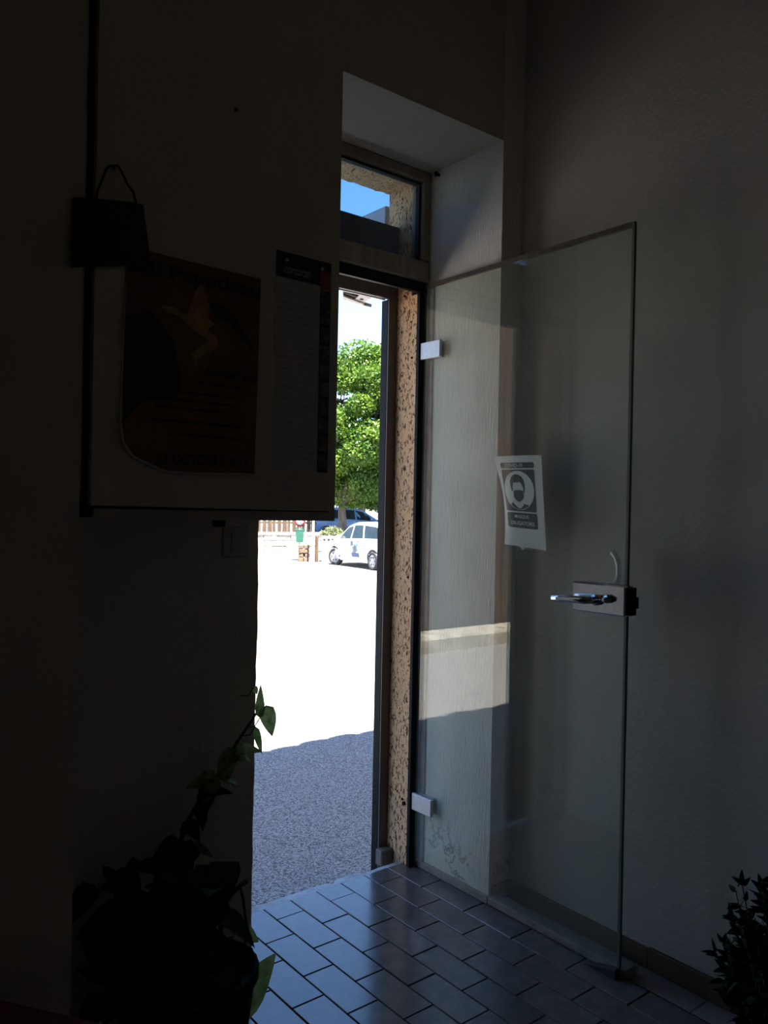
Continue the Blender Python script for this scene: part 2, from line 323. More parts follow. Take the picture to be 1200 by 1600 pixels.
# clear sheet glass: fresnel mirror over a lightly tinted, slightly dusty clear pane
def glass_mat(name, tint, dust, dustcol):
    mt, nt, b, L = newmat(name); nt.nodes.remove(b)
    geo = nt.nodes.new('ShaderNodeNewGeometry'); mi = nt.nodes.new('ShaderNodeMapRange'); mi.inputs[3].default_value = 1.46; mi.inputs[4].default_value = 1/1.46
    L.new(geo.outputs['Backfacing'], mi.inputs[0]); fr = nt.nodes.new('ShaderNodeFresnel'); L.new(mi.outputs[0], fr.inputs[0])
    tr = nt.nodes.new('ShaderNodeBsdfTransparent'); tr.inputs[0].default_value = (*tint, 1)
    gl = nt.nodes.new('ShaderNodeBsdfGlossy'); gl.inputs['Roughness'].default_value = 0.0; gl.inputs[0].default_value = (1, 1, 1, 1)
    df = nt.nodes.new('ShaderNodeBsdfDiffuse'); df.inputs[0].default_value = (*dustcol, 1)
    tc = nt.nodes.new('ShaderNodeTexCoord'); n = nt.nodes.new('ShaderNodeTexNoise'); n.inputs['Scale'].default_value = 3; n.inputs['Detail'].default_value = 5
    L.new(tc.outputs['Object'], n.inputs[0]); mr = nt.nodes.new('ShaderNodeMapRange'); mr.inputs[1].default_value = 0.3; mr.inputs[2].default_value = 0.7
    mr.inputs[3].default_value = dust*0.6; mr.inputs[4].default_value = dust*1.3; L.new(n.outputs[0], mr.inputs[0])
    m1 = nt.nodes.new('ShaderNodeMixShader'); L.new(mr.outputs[0], m1.inputs[0]); L.new(tr.outputs[0], m1.inputs[1]); L.new(df.outputs[0], m1.inputs[2])
    m2 = nt.nodes.new('ShaderNodeMixShader'); L.new(fr.outputs[0], m2.inputs[0]); L.new(m1.outputs[0], m2.inputs[1]); L.new(gl.outputs[0], m2.inputs[2])
    L.new(m2.outputs[0], nt.nodes['Material Output'].inputs[0])
    return mt
M['glass'] = glass_mat('dusty_green_tinted_glass', (0.93, 0.965, 0.945), 0.055, (0.60, 0.62, 0.57))
M['transom_glass'] = glass_mat('dirty_transom_glass', (0.56, 0.68, 0.76), 0.05, (0.35, 0.36, 0.37))

# ------------------------------------------------------------------ room shell
RX, FRY = 0.095, 0.0           # right wall plane, front wall plane
RL, RB, CH = -3.6, -4.6, 3.1  # left wall, back wall, ceiling
JX = -0.855                   # left edge of the opening
DEP = 0.40                    # inner leaf depth
SOF = 2.422

# floor with individually laid tiles
GX, GY = 0.0985, 0.199
fm = MB().box((RL, RB, -0.20), (RX+0.3, 0.395, -0.006))
floor = struct(fm.build('floor', M['grout']), 'floor of brownish grey rectangular stoneware tiles in running bond', 'floor')
def floor_rest():
    mt, nt, b, L = newmat('far_floor_tiles')
    tc = nt.nodes.new('ShaderNodeTexCoord'); mp = nt.nodes.new('ShaderNodeMapping'); mp.inputs['Rotation'].default_value = (0, 0, math.pi/2); L.new(tc.outputs['Object'], mp.inputs[0])
    br = nt.nodes.new('ShaderNodeTexBrick'); br.inputs['Color1'].default_value = (0.24, 0.2, 0.18, 1); br.inputs['Color2'].default_value = (0.28, 0.24, 0.22, 1); br.inputs['Mortar'].default_value = (0.05, 0.045, 0.04, 1)
    br.inputs['Scale'].default_value = 1.0; br.inputs['Brick Width'].default_value = GY; br.inputs['Row Height'].default_value = GX; br.inputs['Mortar Size'].default_value = 0.0025
    L.new(mp.outputs[0], br.inputs[0]); L.new(br.outputs[0], b.inputs['Base Color']); b.inputs['Roughness'].default_value = 0.35
    return mt
M['floor_rest'] = floor_rest()
tile_mesh = MB().bbox((-GX/2+0.0016, -GY/2+0.0016, -0.010), (GX/2-0.0016, GY/2-0.0016, 0), 0.0016).mesh('tile')
tile_mesh.materials.append(M['tile'])
NX = 20
YB = -1.55
for k in range(NX):
    xc = -GX*(k+0.5)
    off = 0.0135 if k % 2 == 0 else 0.0135+GY/2
    n0 = int(math.floor((YB-off)/GY))
    for n in range(n0, 4):
        y0 = off + n*GY; y1 = y0+GY
        if y0 > 0.388: continue
        cut0 = max(y0, YB); cut1 = min(y1, 0.392)
        if cut1-cut0 < 0.02: continue
        if xc < JX-0.02 and cut0 > -0.01: continue
        if xc < JX-0.02: cut1 = min(cut1, 0.02)
        if cut1-cut0 < 0.02: continue
        t = link('tile', tile_mesh, None, floor, (xc, (cut0+cut1)/2, random.uniform(-0.0006, 0.0006)))
        t.scale = (1, (cut1-cut0)/GY, 1); t.rotation_euler = (random.uniform(-.002, .002), random.uniform(-.003, .003), random.uniform(-.002, .002))
rest = MB().box((0.0, -1.55, -0.006), (RX, 0.0, 0.0)).box((RL, RB, -0.006), (RX, YB, 0.0)).box((RL, YB, -0.006), (-GX*NX, FRY, 0.0)).build('floor_surface', M['floor_rest'], floor)
# worn concrete lip of the threshold, chipped
lm = MB(); N = 46; top = []; bot = []
for i in range(N+1):
    x = JX + (0.83)*i/N
    e = 0.432 + 0.004*noise.noise(Vector((x*14, 3, 0)))
    if -0.33 < x < -0.305: e -= 0.016
    if x > -0.20: e -= 0.014
    top.append((x, e))
vs = []; fs = []
for i, (x, e) in enumerate(top):
    vs += [(x, 0.391, -0.001), (x, e-0.006, -0.003), (x, e, -0.012), (x, e+0.004, -0.14)]
for i in range(N):
    for j in range(3): fs.append((i*4+j, (i+1)*4+j, (i+1)*4+j+1, i*4+j+1))
struct(lm.add(vs, fs).build('trim_1', M['lip']), 'pale chipped concrete lip along the outer edge of threshold', 'threshold')

# front wall, inner leaf; the jamb edge is a little ragged
fw = MB()
fw.box((JX-0.9, 0.0, -0.2), (JX-0.02, DEP, CH))                   # left of opening
fw.box((-3.7, 0.0, -0.2), (JX-0.9, DEP, CH))
fw.box((JX-0.02, 0.0, SOF), (0.0, DEP, CH))                        # above
nz = 90
vs = []; fs = []
for i in range(nz+1):
    z = -0.2 + (SOF+0.2)*i/nz
    j = 0.0035*noise.noise(Vector((7.3, 0, z*9))) + 0.002*noise.noise(Vector((1.3, 0, z*31)))
    vs += [(JX-0.02, 0, z), (JX-0.004+j*0.5, 0, z), (JX+j, 0.004, z), (JX+j*0.4, DEP, z)]
for i in range(nz):
    for j in range(3): fs.append((i*4+j, i*4+j+1, (i+1)*4+j+1, (i+1)*4+j))
fw.add(vs, fs)
wf = struct(fw.build('wall_front', M['plaster_dim']), 'dim plastered front wall around the deep doorway', 'wall')
rv = MB(); rv.box((0.0, 0.0, -0.2), (RX+0.25, DEP, CH))
struct(rv.build('wall_reveal', M['reveal']), 'worn grey plaster pier forming the deep side of doorway behind the glass door', 'wall')
struct(MB().box((RX, RB, -0.2), (RX+0.2, 0.0, CH)).build('wall_right', M['plaster']), 'bare pale plaster wall behind the open glass door', 'wall')
struct(MB().box((RL-0.2, RB, -0.2), (RL, 0.0, CH)).build('wall_left', M['room_back']), 'dark side wall of the room', 'wall')
struct(MB().box((RL-0.2, RB-0.2, -0.2), (RX+0.2, RB, CH)).build('wall_back', M['room_back']), 'dark back wall of the room', 'wall')
struct(MB().box((RL-0.2, RB-0.2, CH), (RX+0.2, DEP, CH+0.15)).build('ceiling', M['ceiling']), 'flat dim ceiling', 'ceiling')
# thicker wall at the left
PX, PY = -1.397, -0.29
pier = MB().box((RL, PY, 0.0), (PX, 0.0, CH))
pw = struct(pier.build('wall_side', M['plaster_dim']), 'very dark thicker wall section at the far left beside the cabinet', 'wall')
# ledge and baseboard along the right wall
kb = MB(); kb.bbox((-0.008, -0.52, 0.0), (0.036, -0.0005, 0.026), 0.004); kb.bbox((-0.008, -0.0004, 0.0), (-0.0005, 0.340, 0.026), 0.002)
struct(kb.build('trim_3', M['kerb']), 'low worn grey ledge running below the glass door', 'ledge')
bb = MB(); bb.bbox((RX-0.012, -0.52, 0.0), (RX, 0.0, 0.055), 0.002)
struct(bb.build('baseboard_right', M['brown_base']), 'brown painted baseboard behind the glass door', 'baseboard')
bb = MB(); bb.bbox((RX-0.012, RB, 0.0), (RX, -0.52, 0.060), 0.002)
struct(bb.build('baseboard_rear', M['brown_base']), 'brown painted baseboard running from the door towards the shrub', 'baseboard')
# filler of the corner wall foot (brown strip continues round the reveal corner)
struct(MB().bbox((0.012, -0.010, 0.0265), (RX-0.012, 0.0, 0.055), 0.002).build('baseboard_front', M['brown_base']), 'short brown baseboard piece in the corner behind the door', 'baseboard')

# ------------------------------------------------------------------ door frame, transom window
FY0, FY1 = 0.335, 0.40
frm = empty('window_1', 'dirty transom window above the door in a brown wooden frame', 'window'); frm['kind'] = 'structure'
fr = MB(); fr.bbox((JX+0.004, FY0, 2.385), (-0.001, FY1, SOF-0.001), 0.004); fr.build('top_rail', M['frame_wood'], frm)
fr = MB(); fr.bbox((JX+0.004, FY0, 2.040), (-0.001, FY1, 2.110), 0.004); fr.build('bottom_rail', M['frame_wood'], frm)
MB().bbox((-0.036, FY0+0.002, 2.110), (-0.001, FY1, 2.385), 0.004).build('stile', M['frame_wood'], frm)
MB().bbox((JX+0.004, FY0+0.002, 2.110), (JX+0.040, FY1, 2.385), 0.004).build('stile', M['frame_wood'], frm)
MB().box((JX+0.040, 0.372, 2.110), (-0.036, 0.376, 2.385)).build('pane', M['transom_glass'], frm)
gk = MB(); gk.box((JX+0.04, 0.352, 2.376), (-0.036, 0.371, 2.385)).box((-0.045, 0.352, 2.110), (-0.036, 0.371, 2.376)).box((JX+0.04, 0.352, 2.11), (JX+0.049, 0.371, 2.376))
gk.build('gasket', M['rubber'], frm)
# black steel rebate frame and wood stile of the doorway
dfm = empty('door_frame', 'black steel and wood frame of the glass door', 'door frame'); dfm['kind'] = 'structure'
MB().bbox((JX+0.006, 0.343, 2.003), (-0.006, 0.362, 2.038), 0.002).build('head', M['black_metal'], dfm)
MB().bbox((-0.040, 0.343, 0.001), (-0.010, 0.360, 2.003), 0.002).build('jamb_post', M['black_metal'], dfm)
MB().bbox((JX+0.006, 0.343, 0.001), (JX+0.04, 0.360, 2.003), 0.002).build('jamb_post', M['black_metal'], dfm)
MB().bbox((-0.009, 0.348, 0.027), (-0.0005, 0.398, 2.038), 0.002).build('wood_stile', M['kerb'], dfm)
MB().bbox((-0.006, 0.310, 0.027), (-0.0005, 0.341, 2.038), 0.002).build('wood_strip', M['kerb'], dfm)

# ------------------------------------------------------------------ glass door (open, along the reveal)
GX0, GX1 = -0.0225, -0.0125
DY0, DY1, DZ0, DZ1 = -0.505, 0.337, 0.029, 2.030
door = empty('door_1', 'frameless glass door standing open against the right wall', 'glass door'); door['kind'] = 'structure'
MB().box((GX0, DY0+0.0105, DZ0), (GX1, DY1, DZ1-0.0145)).build('pane', M['glass'], door)
es = MB(); es.box((GX0, DY0+0.0105, DZ1-0.0143), (GX1, DY1, DZ1)); es.build('top_edge_strip', M['edge_reflection'], door)['label'] = 'brown reflection band at top edge of glass, put in as colour'  # internal reflection under the glass top, drawn as a brown strip
M['edge'] = P('greenish_glass_edge', (0.13, 0.15, 0.13), 0.35, col2=(0.085, 0.095, 0.08), scale=8, stretch=(1, 1, 0.3))
es = MB(); es.bbox((GX0, DY0, DZ0), (GX1, DY0+0.0102, DZ1), 0.0015); es.build('side_edge', M['edge'], door)['label'] = 'greenish grey polished edge of glass'
for z in (1.797, 0.234):
    h = MB().bbox((GX0-0.012, 0.243, z-0.029), (GX0-0.0002, 0.3425, z+0.029), 0.002).build('hinge', M['satin'], door)
    MB().bbox((GX1+0.0002, 0.255, z-0.027), (GX1+0.007, 0.335, z+0.027), 0.001).build('hinge_back_plate', M['satin'], h)
lk = MB().bbox((GX0-0.020, -0.512, 0.974), (GX0-0.0003, -0.337, 1.056), 0.004).build('lock_plate', M['chrome'], door)
MB().bbox((GX1+0.0003, -0.512, 0.974), (GX1+0.010, -0.337, 1.056), 0.003).build('rear_plate', M['chrome'], lk)
MB().bbox((GX0-0.012, -0.524, 0.978), (GX1+0.006, -0.5125, 1.052), 0.002).build('lock_case_edge', M['black_metal'], lk)
MB().bbox((GX0-0.004, -0.536, 0.998), (GX1-0.001, -0.5245, 1.028), 0.002).build('latch_bolt', M['black_metal'], lk)
lv = MB(); x0 = GX0-0.020
lv.tube([(x0, -0.425, 1.012), (x0-0.012, -0.425, 1.012)], 0.015, 20)
lv.tube([(x0-0.012, -0.425, 1.012), (x0-0.030, -0.424, 1.012), (x0-0.042, -0.416, 1.012), (x0-0.046, -0.400, 1.012), (x0-0.047, -0.36, 1.011), (x0-0.049, -0.335, 1.0095), (x0-0.053, -0.312, 1.009)], [0.010, 0.010, 0.0105, 0.0105, 0.010, 0.0095, 0.009], 16)
lv.build('lever_handle', M['chrome'], door)
kn = MB(); kn.tube([(x0, -0.462, 1.018), (x0-0.010, -0.462, 1.018)], 0.012, 18); kn.bbox((x0-0.028, -0.470, 1.010), (x0-0.010, -0.454, 1.024), 0.004); kn.build('thumb_turn', M['chrome'], door)
x1 = GX1+0.011
rl = MB(); rl.tube([(x1, -0.437, 1.045), (x1+0.02, -0.437, 1.05), (x1+0.035, -0.437, 1.07), (x1+0.038, -0.436, 1.10), (x1+0.036, -0.430, 1.125), (x1+0.030, -0.418, 1.143)], 0.0085, 12)
rl.build('rear_lever', M['satin'], door)['label'] = 'grey lever on the far side seen through the glass'
dw = MB(); dw.add([(-0.035, -0.50, 0.0), (0-0.012, -0.50, 0.0), (-0.012, -0.40, 0.0), (-0.035, -0.40, 0.0), (-0.035, -0.50, 0.0285), (-0.012, -0.50, 0.0285), (-0.012, -0.41, 0.004), (-0.035, -0.41, 0.004)], [(0, 3, 2, 1), (4, 5, 6, 7), (0, 1, 5, 4), (1, 2, 6, 5), (2, 3, 7, 6), (3, 0, 4, 7)])
tag(dw.build('door_wedge', M['rubber']), 'small black rubber wedge on the floor under the glass door end', 'door wedge')
hk = MB(); hk.tube([(0.0, 0.30, 2.405), (-0.012, 0.30, 2.405)], 0.005, 8); hk.bbox((-0.020, 0.294, 2.398), (-0.012, 0.306, 2.412), 0.002)
tag(hk.build('wall_hook', M['black_metal']), 'tiny black hook high on the plaster reveal beside the transom', 'hook')

# ------------------------------------------------------------------ mask notice on the glass
TL, TR, BR, BL = Vector((0.009, 1.422)), Vector((-0.187, 1.419)), Vector((-0.214, 1.135)), Vector((-0.047, 1.146))
def sign_map(u, v, off=0.0):
    a = TL.lerp(TR, u); b = BL.lerp(BR, u); p = a.lerp(b, v)
    curl = 0.022*max(0.0, 0.35-u)**2/0.1225*math.sin(min(1, v)*math.pi)
    return Vector((GX1+0.0030-off+curl, p.x, p.y))
sg = empty('mask_notice', 'white paper notice with masked head pictogram taped to the glass door', 'notice', (GX0, -0.1, 1.135))
SL = sg.location.copy()
def s_build(mb, name, mat, raw=False):
    mb.v = [tuple(Vector(p)-SL) for p in mb.v]; return mb.build(name, mat, sg, raw)
s_build(MB().grid(lambda u, v: sign_map(u, v), 16, 12, True), 'sheet', M['paper'], True)
def rrect(u0, v0, u1, v1, r):
    pts = []; rv_ = r*0.68
    for cu, cv, a0 in ((u1-r, v0+rv_, -90), (u1-r, v1-rv_, 0), (u0+r, v1-rv_, 90), (u0+r, v0+rv_, 180)):
        for k in range(5):
            a = math.radians(a0+k*22.5); pts.append((cu+r*math.cos(a), cv+rv_*math.sin(a)))
    return pts
def ell(cu, cv, ru, rv_, n=40): return [(cu+ru*math.cos(2*math.pi*k/n), cv+rv_*math.sin(2*math.pi*k/n)) for k in range(n)]
def fillpoly(pts, off, name, mat):
    # triangulated through a fine cut so that it follows the curl
    bm = bmesh.new(); vv = [bm.verts.new((u, v, 0)) for u, v in pts]; bm.faces.new(vv)
    for i in range(1, 16):
        bmesh.ops.bisect_plane(bm, geom=bm.verts[:]+bm.edges[:]+bm.faces[:], plane_co=(i/16, 0, 0), plane_no=(1, 0, 0))
    for i in range(1, 12):
        bmesh.ops.bisect_plane(bm, geom=bm.verts[:]+bm.edges[:]+bm.faces[:], plane_co=(0, i/12, 0), plane_no=(0, 1, 0))
    bmesh.ops.triangulate(bm, faces=bm.faces[:])
    bm.verts.index_update()
    mb = MB().add([sign_map(v.co.x, v.co.y, off) for v in bm.verts], [[q.index for q in f.verts] for f in bm.faces]); bm.free()
    return s_build(mb, name, mat)
fillpoly(rrect(0.12, 0.075, 0.845, 0.138, 0.03), 0.0006, 'header_bar', M['ink'])
fillpoly(rrect(0.12, 0.153, 0.845, 0.612, 0.03), 0.0006, 'picture_panel', M['ink'])
fillpoly(rrect(0.125, 0.628, 0.85, 0.795, 0.03), 0.0006, 'caption_panel', M['ink'])
CU, CV, RU, RV = 0.482, 0.382, 0.335, 0.214
fillpoly(ell(CU, CV, RU, RV), 0.0010, 'white_disc', M['paper'])
def pic(pts): return [(CU+a*RU, CV+b*RV) for a, b in pts]
hair = pic([(-.46, .05), (-.5, -.18), (-.52, -.45), (-.42, -.68), (-.2, -.82), (.02, -.82), (.25, -.72), (.40, -.5), (.44, -.2), (.40, .1), (.33, .1), (.31, -.12), (.22, -.33), (.12, -.42), (-.1, -.40), (-.3, -.40), (-.36, -.2), (-.38, .05)])
fillpoly(hair, 0.0014, 'hair_print', M['ink'])
mask = pic([(-.33, .02), (-.1, -.02), (.1, -.02), (.30, .02), (.34, .20), (.30, .40), (.12, .56), (-.02, .60), (-.18, .54), (-.32, .38), (-.34, .2)])
fillpoly(mask, 0.0014, 'mask_print', M['ink'])
coat = pic([(-.62, .74), (-.44, .62), (-.32, .74), (-.12, .90), (.06, .92), (.22, .78), (.28, .68), (.62, .74), (.50, .84), (.3, .93), (.08, .98), (-.2, .96), (-.45, .86)])
fillpoly(coat, 0.0014, 'shoulders_print', M['ink'])
_tcache = {}
def text_verts(body, shear=0.0, bold=0.012):
    cu = bpy.data.curves.new('t', 'FONT'); cu.body = body; cu.align_x = 'CENTER'; cu.align_y = 'CENTER'; cu.size = 1.0; cu.shear = shear; cu.resolution_u = 3; cu.offset = bold
    ob = bpy.data.objects.new('t', cu); COL.objects.link(ob); bpy.context.view_layer.update()
    me = bpy.data.meshes.new_from_object(ob.evaluated_get(bpy.context.evaluated_depsgraph_get()))
    vs = [v.co.copy() for v in me.vertices]; fs = [list(p.vertices) for p in me.polygons]
    bpy.data.objects.remove(ob); bpy.data.meshes.remove(me); bpy.data.curves.remove(cu)
    xs = [v.x for v in vs]; ys = [v.y for v in vs]
    cx = (min(xs)+max(xs))/2; cy = (min(ys)+max(ys))/2
    return [((v.x-cx)/(max(xs)-min(xs)), (v.y-cy)/(max(ys)-min(ys))) for v in vs], fs
def sign_text(body, u, v, w, h, name):
    vs, fs = text_verts(body)
    s_build(MB().add([sign_map(u+a*w, v-b*h, 0.0012) for a, b in vs], fs), name, M['paper'])
sign_text('COVID-19', 0.42, 0.107, 0.38, 0.040, 'lettering')
sign_text('MASQUE', 0.50, 0.672, 0.32, 0.042, 'lettering')
sign_text('OBLIGATOIRE', 0.50, 0.741, 0.56, 0.042, 'lettering')
s_build(MB().poly([sign_map(0.38, 1.0, 0.0003), sign_map(0.50, 1.0, 0.0003), sign_map(0.47, 1.03, 0.0003), sign_map(0.44, 1.035, 0.0003)]), 'tape_tab', M['paper'])

# ------------------------------------------------------------------ wall cabinet with posters
CF = -0.262                   # carcass front
CXL, CXR, CZ0, CZ1 = -1.392, -0.811, 1.219, 2.345
cab = empty('wall_cabinet', 'large pale wall cabinet left of the doorway, covered with a poster', 'cabinet', (-1.10, -0.13, CZ0))
KL = cab.location.copy()
def c_build(mb, name, mat, parent=None, raw=False):
    mb.v = [tuple(Vector(p)-KL) for p in mb.v]; return mb.build(name, mat, parent or cab, raw)
cm = MB()
cm.box((CXR-0.018, CF, CZ0), (CXR, -0.0005, CZ1)).box((CXL, CF+0.03, CZ0), (CXL+0.016, -0.0005, CZ1))
cm.box((CXL, CF+0.001, CZ0), (CXR-0.018, -0.0005, CZ0+0.020)).box((CXL, CF, CZ1-0.02), (CXR-0.018, -0.0005, CZ1))
c_build(cm, 'carcass', M['cab'])
c_build(MB().box((CXL+0.016, -0.03, CZ0+0.02), (CXR-0.018, -0.001, CZ1-0.02)), 'back_board', M['cab_shade'])  # interior shadow put into the board's colour
# door leaf hinged at the right, slightly ajar at the left
hinge = Vector((CXR-0.020, CF, 0)); ang = math.radians(1.6)
DW = hinge.x - (-1.379)
def leaf(u, w, z): # u from the hinge to the left, w outwards
    c, s = math.cos(ang), math.sin(ang)
    return Vector((hinge.x - u*c + -0.0*w - w*s*0, hinge.y - u*s - w*c, z))
def leafbox(u0, u1, w0, w1, z0, z1, z0l=None):
    z0l = z0 if z0l is None else z0l
    vs = [leaf(u0, w0, z0), leaf(u1, w0, z0l), leaf(u1, w1, z0l), leaf(u0, w1, z0), leaf(u0, w0, z1), leaf(u1, w0, z1), leaf(u1, w1, z1), leaf(u0, w1, z1)]
    return MB().add(vs, [(0, 3, 2, 1), (4, 5, 6, 7), (0, 1, 5, 4), (1, 2, 6, 5), (2, 3, 7, 6), (3, 0, 4, 7)])
cdoor = c_build(leafbox(0.003, DW, 0.001, 0.018, CZ0+0.022, CZ1-0.006, CZ0+0.026), 'door', M['cab'])
def onleaf(px, py, w=0.018):   # where a line of sight meets the leaf front
    n = Vector((math.sin(ang)*-1, -math.cos(ang), 0)); n = Vector((-math.sin(ang), math.cos(ang), 0))
    p0 = leaf(0.1, w, 1.5); nn = Vector((leaf(0.1, 1, 0)-leaf(0.1, 0, 0)))
    d = ray(px, py); t = (p0-CAM).dot(nn)/d.dot(nn); return CAM + d*t
def d_build(mb, name, mat, raw=False): return c_build(mb, name, mat, cdoor, raw)
sw = MB().tube([leaf(0.265, 0.018, 2.06), leaf(0.265, 0.021, 2.06)], 0.004, 8); d_build(sw, 'screw', M['black_metal'])
c_build(MB().bbox((-1.105, CF+0.01, CZ0-0.014), (-1.080, CF+0.03, CZ0-0.0003), 0.003), 'latch', M['black_metal'])
c_build(MB().bbox((CXL+0.0005, CF-0.013, CZ0+0.004), (CXL+0.026, CF-0.0005, CZ0+0.055), 0.002), 'corner_bracket', M['black_metal'])

def L2(u, z, w): return leaf(u, w, z)      # flat things pinned on the leaf
def ux(x): return (hinge.x-x)/math.cos(ang)
# poster
po = empty('event_poster', 'orange brown event poster with curled corner pinned on the cabinet', 'poster', (-1.18, -0.29, 1.315))
PL = po.location.copy()
def p_build(mb, name, mat, raw=False):
    mb.v = [tuple(Vector(p)-PL) for p in mb.v]; return mb.build(name, mat, po, raw)
W0 = 0.0186
def plane_prism(pts, w, t=0.0004): return MB().prism(pts, lambda x, z, d: L2(ux(x), z, w+d), t)
p_build(plane_prism([(-1.322, 1.732), (-1.029, 1.727), (-1.031, 1.60), (-1.036, 1.318), (-1.235, 1.313), (-1.300, 1.340), (-1.324, 1.372), (-1.324, 1.5)], W0), 'sheet', M['poster'])
# curled rim at the lower corner
rim = MB(); prev = None; pts = [(-1.322, 1.66), (-1.326, 1.50), (-1.328, 1.40), (-1.322, 1.362), (-1.302, 1.338), (-1.268, 1.324), (-1.235, 1.312), (-1.12, 1.311), (-1.036, 1.316)]
rim.tube([L2(ux(a), b, W0+0.003) for a, b in pts], [0.0012, 0.002, 0.003, 0.0035, 0.003, 0.0035, 0.003, 0.002, 0.001], 6)
p_build(rim, 'curled_edge', M['poster_edge'])
def poster_text(body, x, z, w, h, tilt=0.0, shear=0.0, name='lettering', mat='poster_ink', wof=0.0012, build=None):
    vs, fs = text_verts(body, shear, 0.006 if shear else 0.03)
    mb = MB().add([L2(ux(x+a*w*math.cos(tilt)-b*h*math.sin(tilt)), z+b*h*math.cos(tilt)+a*w*math.sin(tilt), W0+wof) for a, b in vs], fs)
    (build or p_build)(mb, name, M[mat])
p_build(plane_prism([(-1.322, 1.60), (-1.27, 1.62), (-1.225, 1.57), (-1.205, 1.50), (-1.215, 1.45), (-1.25, 1.455), (-1.29, 1.44), (-1.322, 1.40)], W0+0.0006), 'dark_figure_print', M['poster_dk'])
fig = [(-1.165, 1.690), (-1.148, 1.655), (-1.150, 1.625), (-1.135, 1.615), (-1.152, 1.600), (-1.130, 1.588), (-1.125, 1.570), (-1.150, 1.555), (-1.175, 1.538), (-1.170, 1.520), (-1.182, 1.540), (-1.186, 1.548), (-1.160, 1.570), (-1.148, 1.580), (-1.178, 1.592), (-1.215, 1.618), (-1.245, 1.622), (-1.252, 1.632), (-1.225, 1.634), (-1.196, 1.622), (-1.188, 1.650), (-1.180, 1.672)]
p_build(plane_prism(fig, W0+0.0012), 'leaping_figure_print', M['poster_yel'])
p_build(plane_prism([(-1.15, 1.655), (-1.135, 1.66), (-1.10, 1.65), (-1.075, 1.62), (-1.05, 1.59), (-1.045, 1.575), (-1.07, 1.59), (-1.10, 1.622), (-1.135, 1.628)], W0+0.0008), 'branch_print', M['poster_dk'])
poster_text('Bill Papatitou', -1.172, 1.696, 0.285, 0.040)
poster_text('dernier ves', -1.095, 1.518, 0.125, 0.020)
for z, xa, w in ((1.49, -1.12, 0.10), (1.468, -1.17, 0.17), (1.452, -1.17, 0.19), (1.436, -1.18, 0.16), (1.41, -1.17, 0.20), (1.385, -1.15, 0.16)):
    p_build(plane_prism([(xa-w/2, z), (xa+w/2, z), (xa+w/2, z+0.005), (xa-w/2, z+0.005)], W0+0.0006), 'text_line', M['poster_dk'])
poster_text('22 OCTOBRE 2017', -1.152, 1.339, 0.205, 0.024)
# calendar
ca = empty('tall_calendar', 'tall narrow calendar with dark header pinned at the cabinet edge near doorway', 'calendar', (-0.92, -0.28, 1.327))
AL = ca.location.copy()
def a_build(mb, name, mat, raw=False):
    mb.v = [tuple(Vector(p)-AL) for p in mb.v]; return mb.build(name, mat, ca, raw)
def rect(x0, z0, x1, z1): return [(x0, z0), (x1, z0), (x1, z1), (x0, z1)]
a_build(plane_prism(rect(-0.992, 1.330, -0.876, 1.76), W0), 'sheet', M['cal_paper'])
a_build(plane_prism(rect(-0.992, 1.742, -0.847, 1.797), W0+0.0005), 'header', M['navy'])
poster_text('corcoran', -0.938, 1.759, 0.068, 0.014, 0.0, 0.3, 'lettering', 'white_ink', 0.0016, a_build)
a_build(plane_prism(rect(-0.876, 1.735, -0.847, 1.775), W0+0.0009), 'red_square', M['red_ink'])
for x in (-0.966, -0.872):
    a_build(MB().tube([L2(ux(x), 1.780, W0+0.001), L2(ux(x), 1.780, W0+0.003)], 0.004, 12), 'drawing_pin', M['white_ink'])
for k in range(10):
    z1 = 1.733-k*0.0405
    a_build(plane_prism(rect(-0.876, z1-0.0405, -0.847, z1), W0+0.0005), 'photo_frame', M['navy'])
    a_build(plane_prism(rect(-0.874, z1-0.033, -0.849, z1-0.002), W0+0.0010), 'thumbnail', M['teal'])
for k in range(30):
    z = 1.725-k*0.0128
    for c in range(2):
        x0 = -0.984+c*0.054; w = random.uniform(0.034, 0.048)
        a_build(plane_prism(rect(x0, z, x0+w, z+0.004), W0+0.0005), 'print_line', M['cal_line'])
# hanging bag on a hook at the leaf's upper left
hk2 = MB().tube([onleaf(178, 263, 0.018), onleaf(178, 262, 0.046)], 0.003, 8); d_build(hk2, 'hook', M['black_metal'])
bgx = empty('hanging_bag', 'black cloth bag hanging by its thin cord on the cabinet front', 'bag', (-1.35, -0.31, 1.68))
BLc = bgx.location.copy()
def b_build(mb, name, mat):
    mb.v = [tuple(Vector(p)-BLc) for p in mb.v]; return mb.build(name, mat, bgx)
def bagpt(px, py, w): return onleaf(px, py, w)
def bagface(u, v, side):
    a = bagpt(113, 309, 0.035).lerp(bagpt(224, 320, 0.035), u); b = bagpt(110, 418, 0.035).lerp(bagpt(236, 414, 0.035), u)
    p = a.lerp(b, v); bulge = 0.014*math.sin(math.pi*u)**0.5*math.sin(math.pi*min(1, 0.15+0.85*v))**0.5
    nn = Vector((leaf(0, 1, 0)-leaf(0, 0, 0)))
    return p + nn*(bulge*side + 0.002*noise.noise(p*30))
bm_ = MB().grid(lambda u, v: bagface(u, v, 1), 12, 12, True).grid(lambda u, v: bagface(u, v, -0.9), 12, 12, True)
b_build(bm_, 'body', M['bag'])
cordpts = [(150, 312), (153, 296), (160, 280), (166, 264), (172, 259), (184, 259), (190, 268), (198, 286), (208, 300), (213, 318)]
b_build(MB().tube([bagpt(a, b, 0.040) for a, b in cordpts], 0.0022, 8), 'cord_handle', M['bag'])

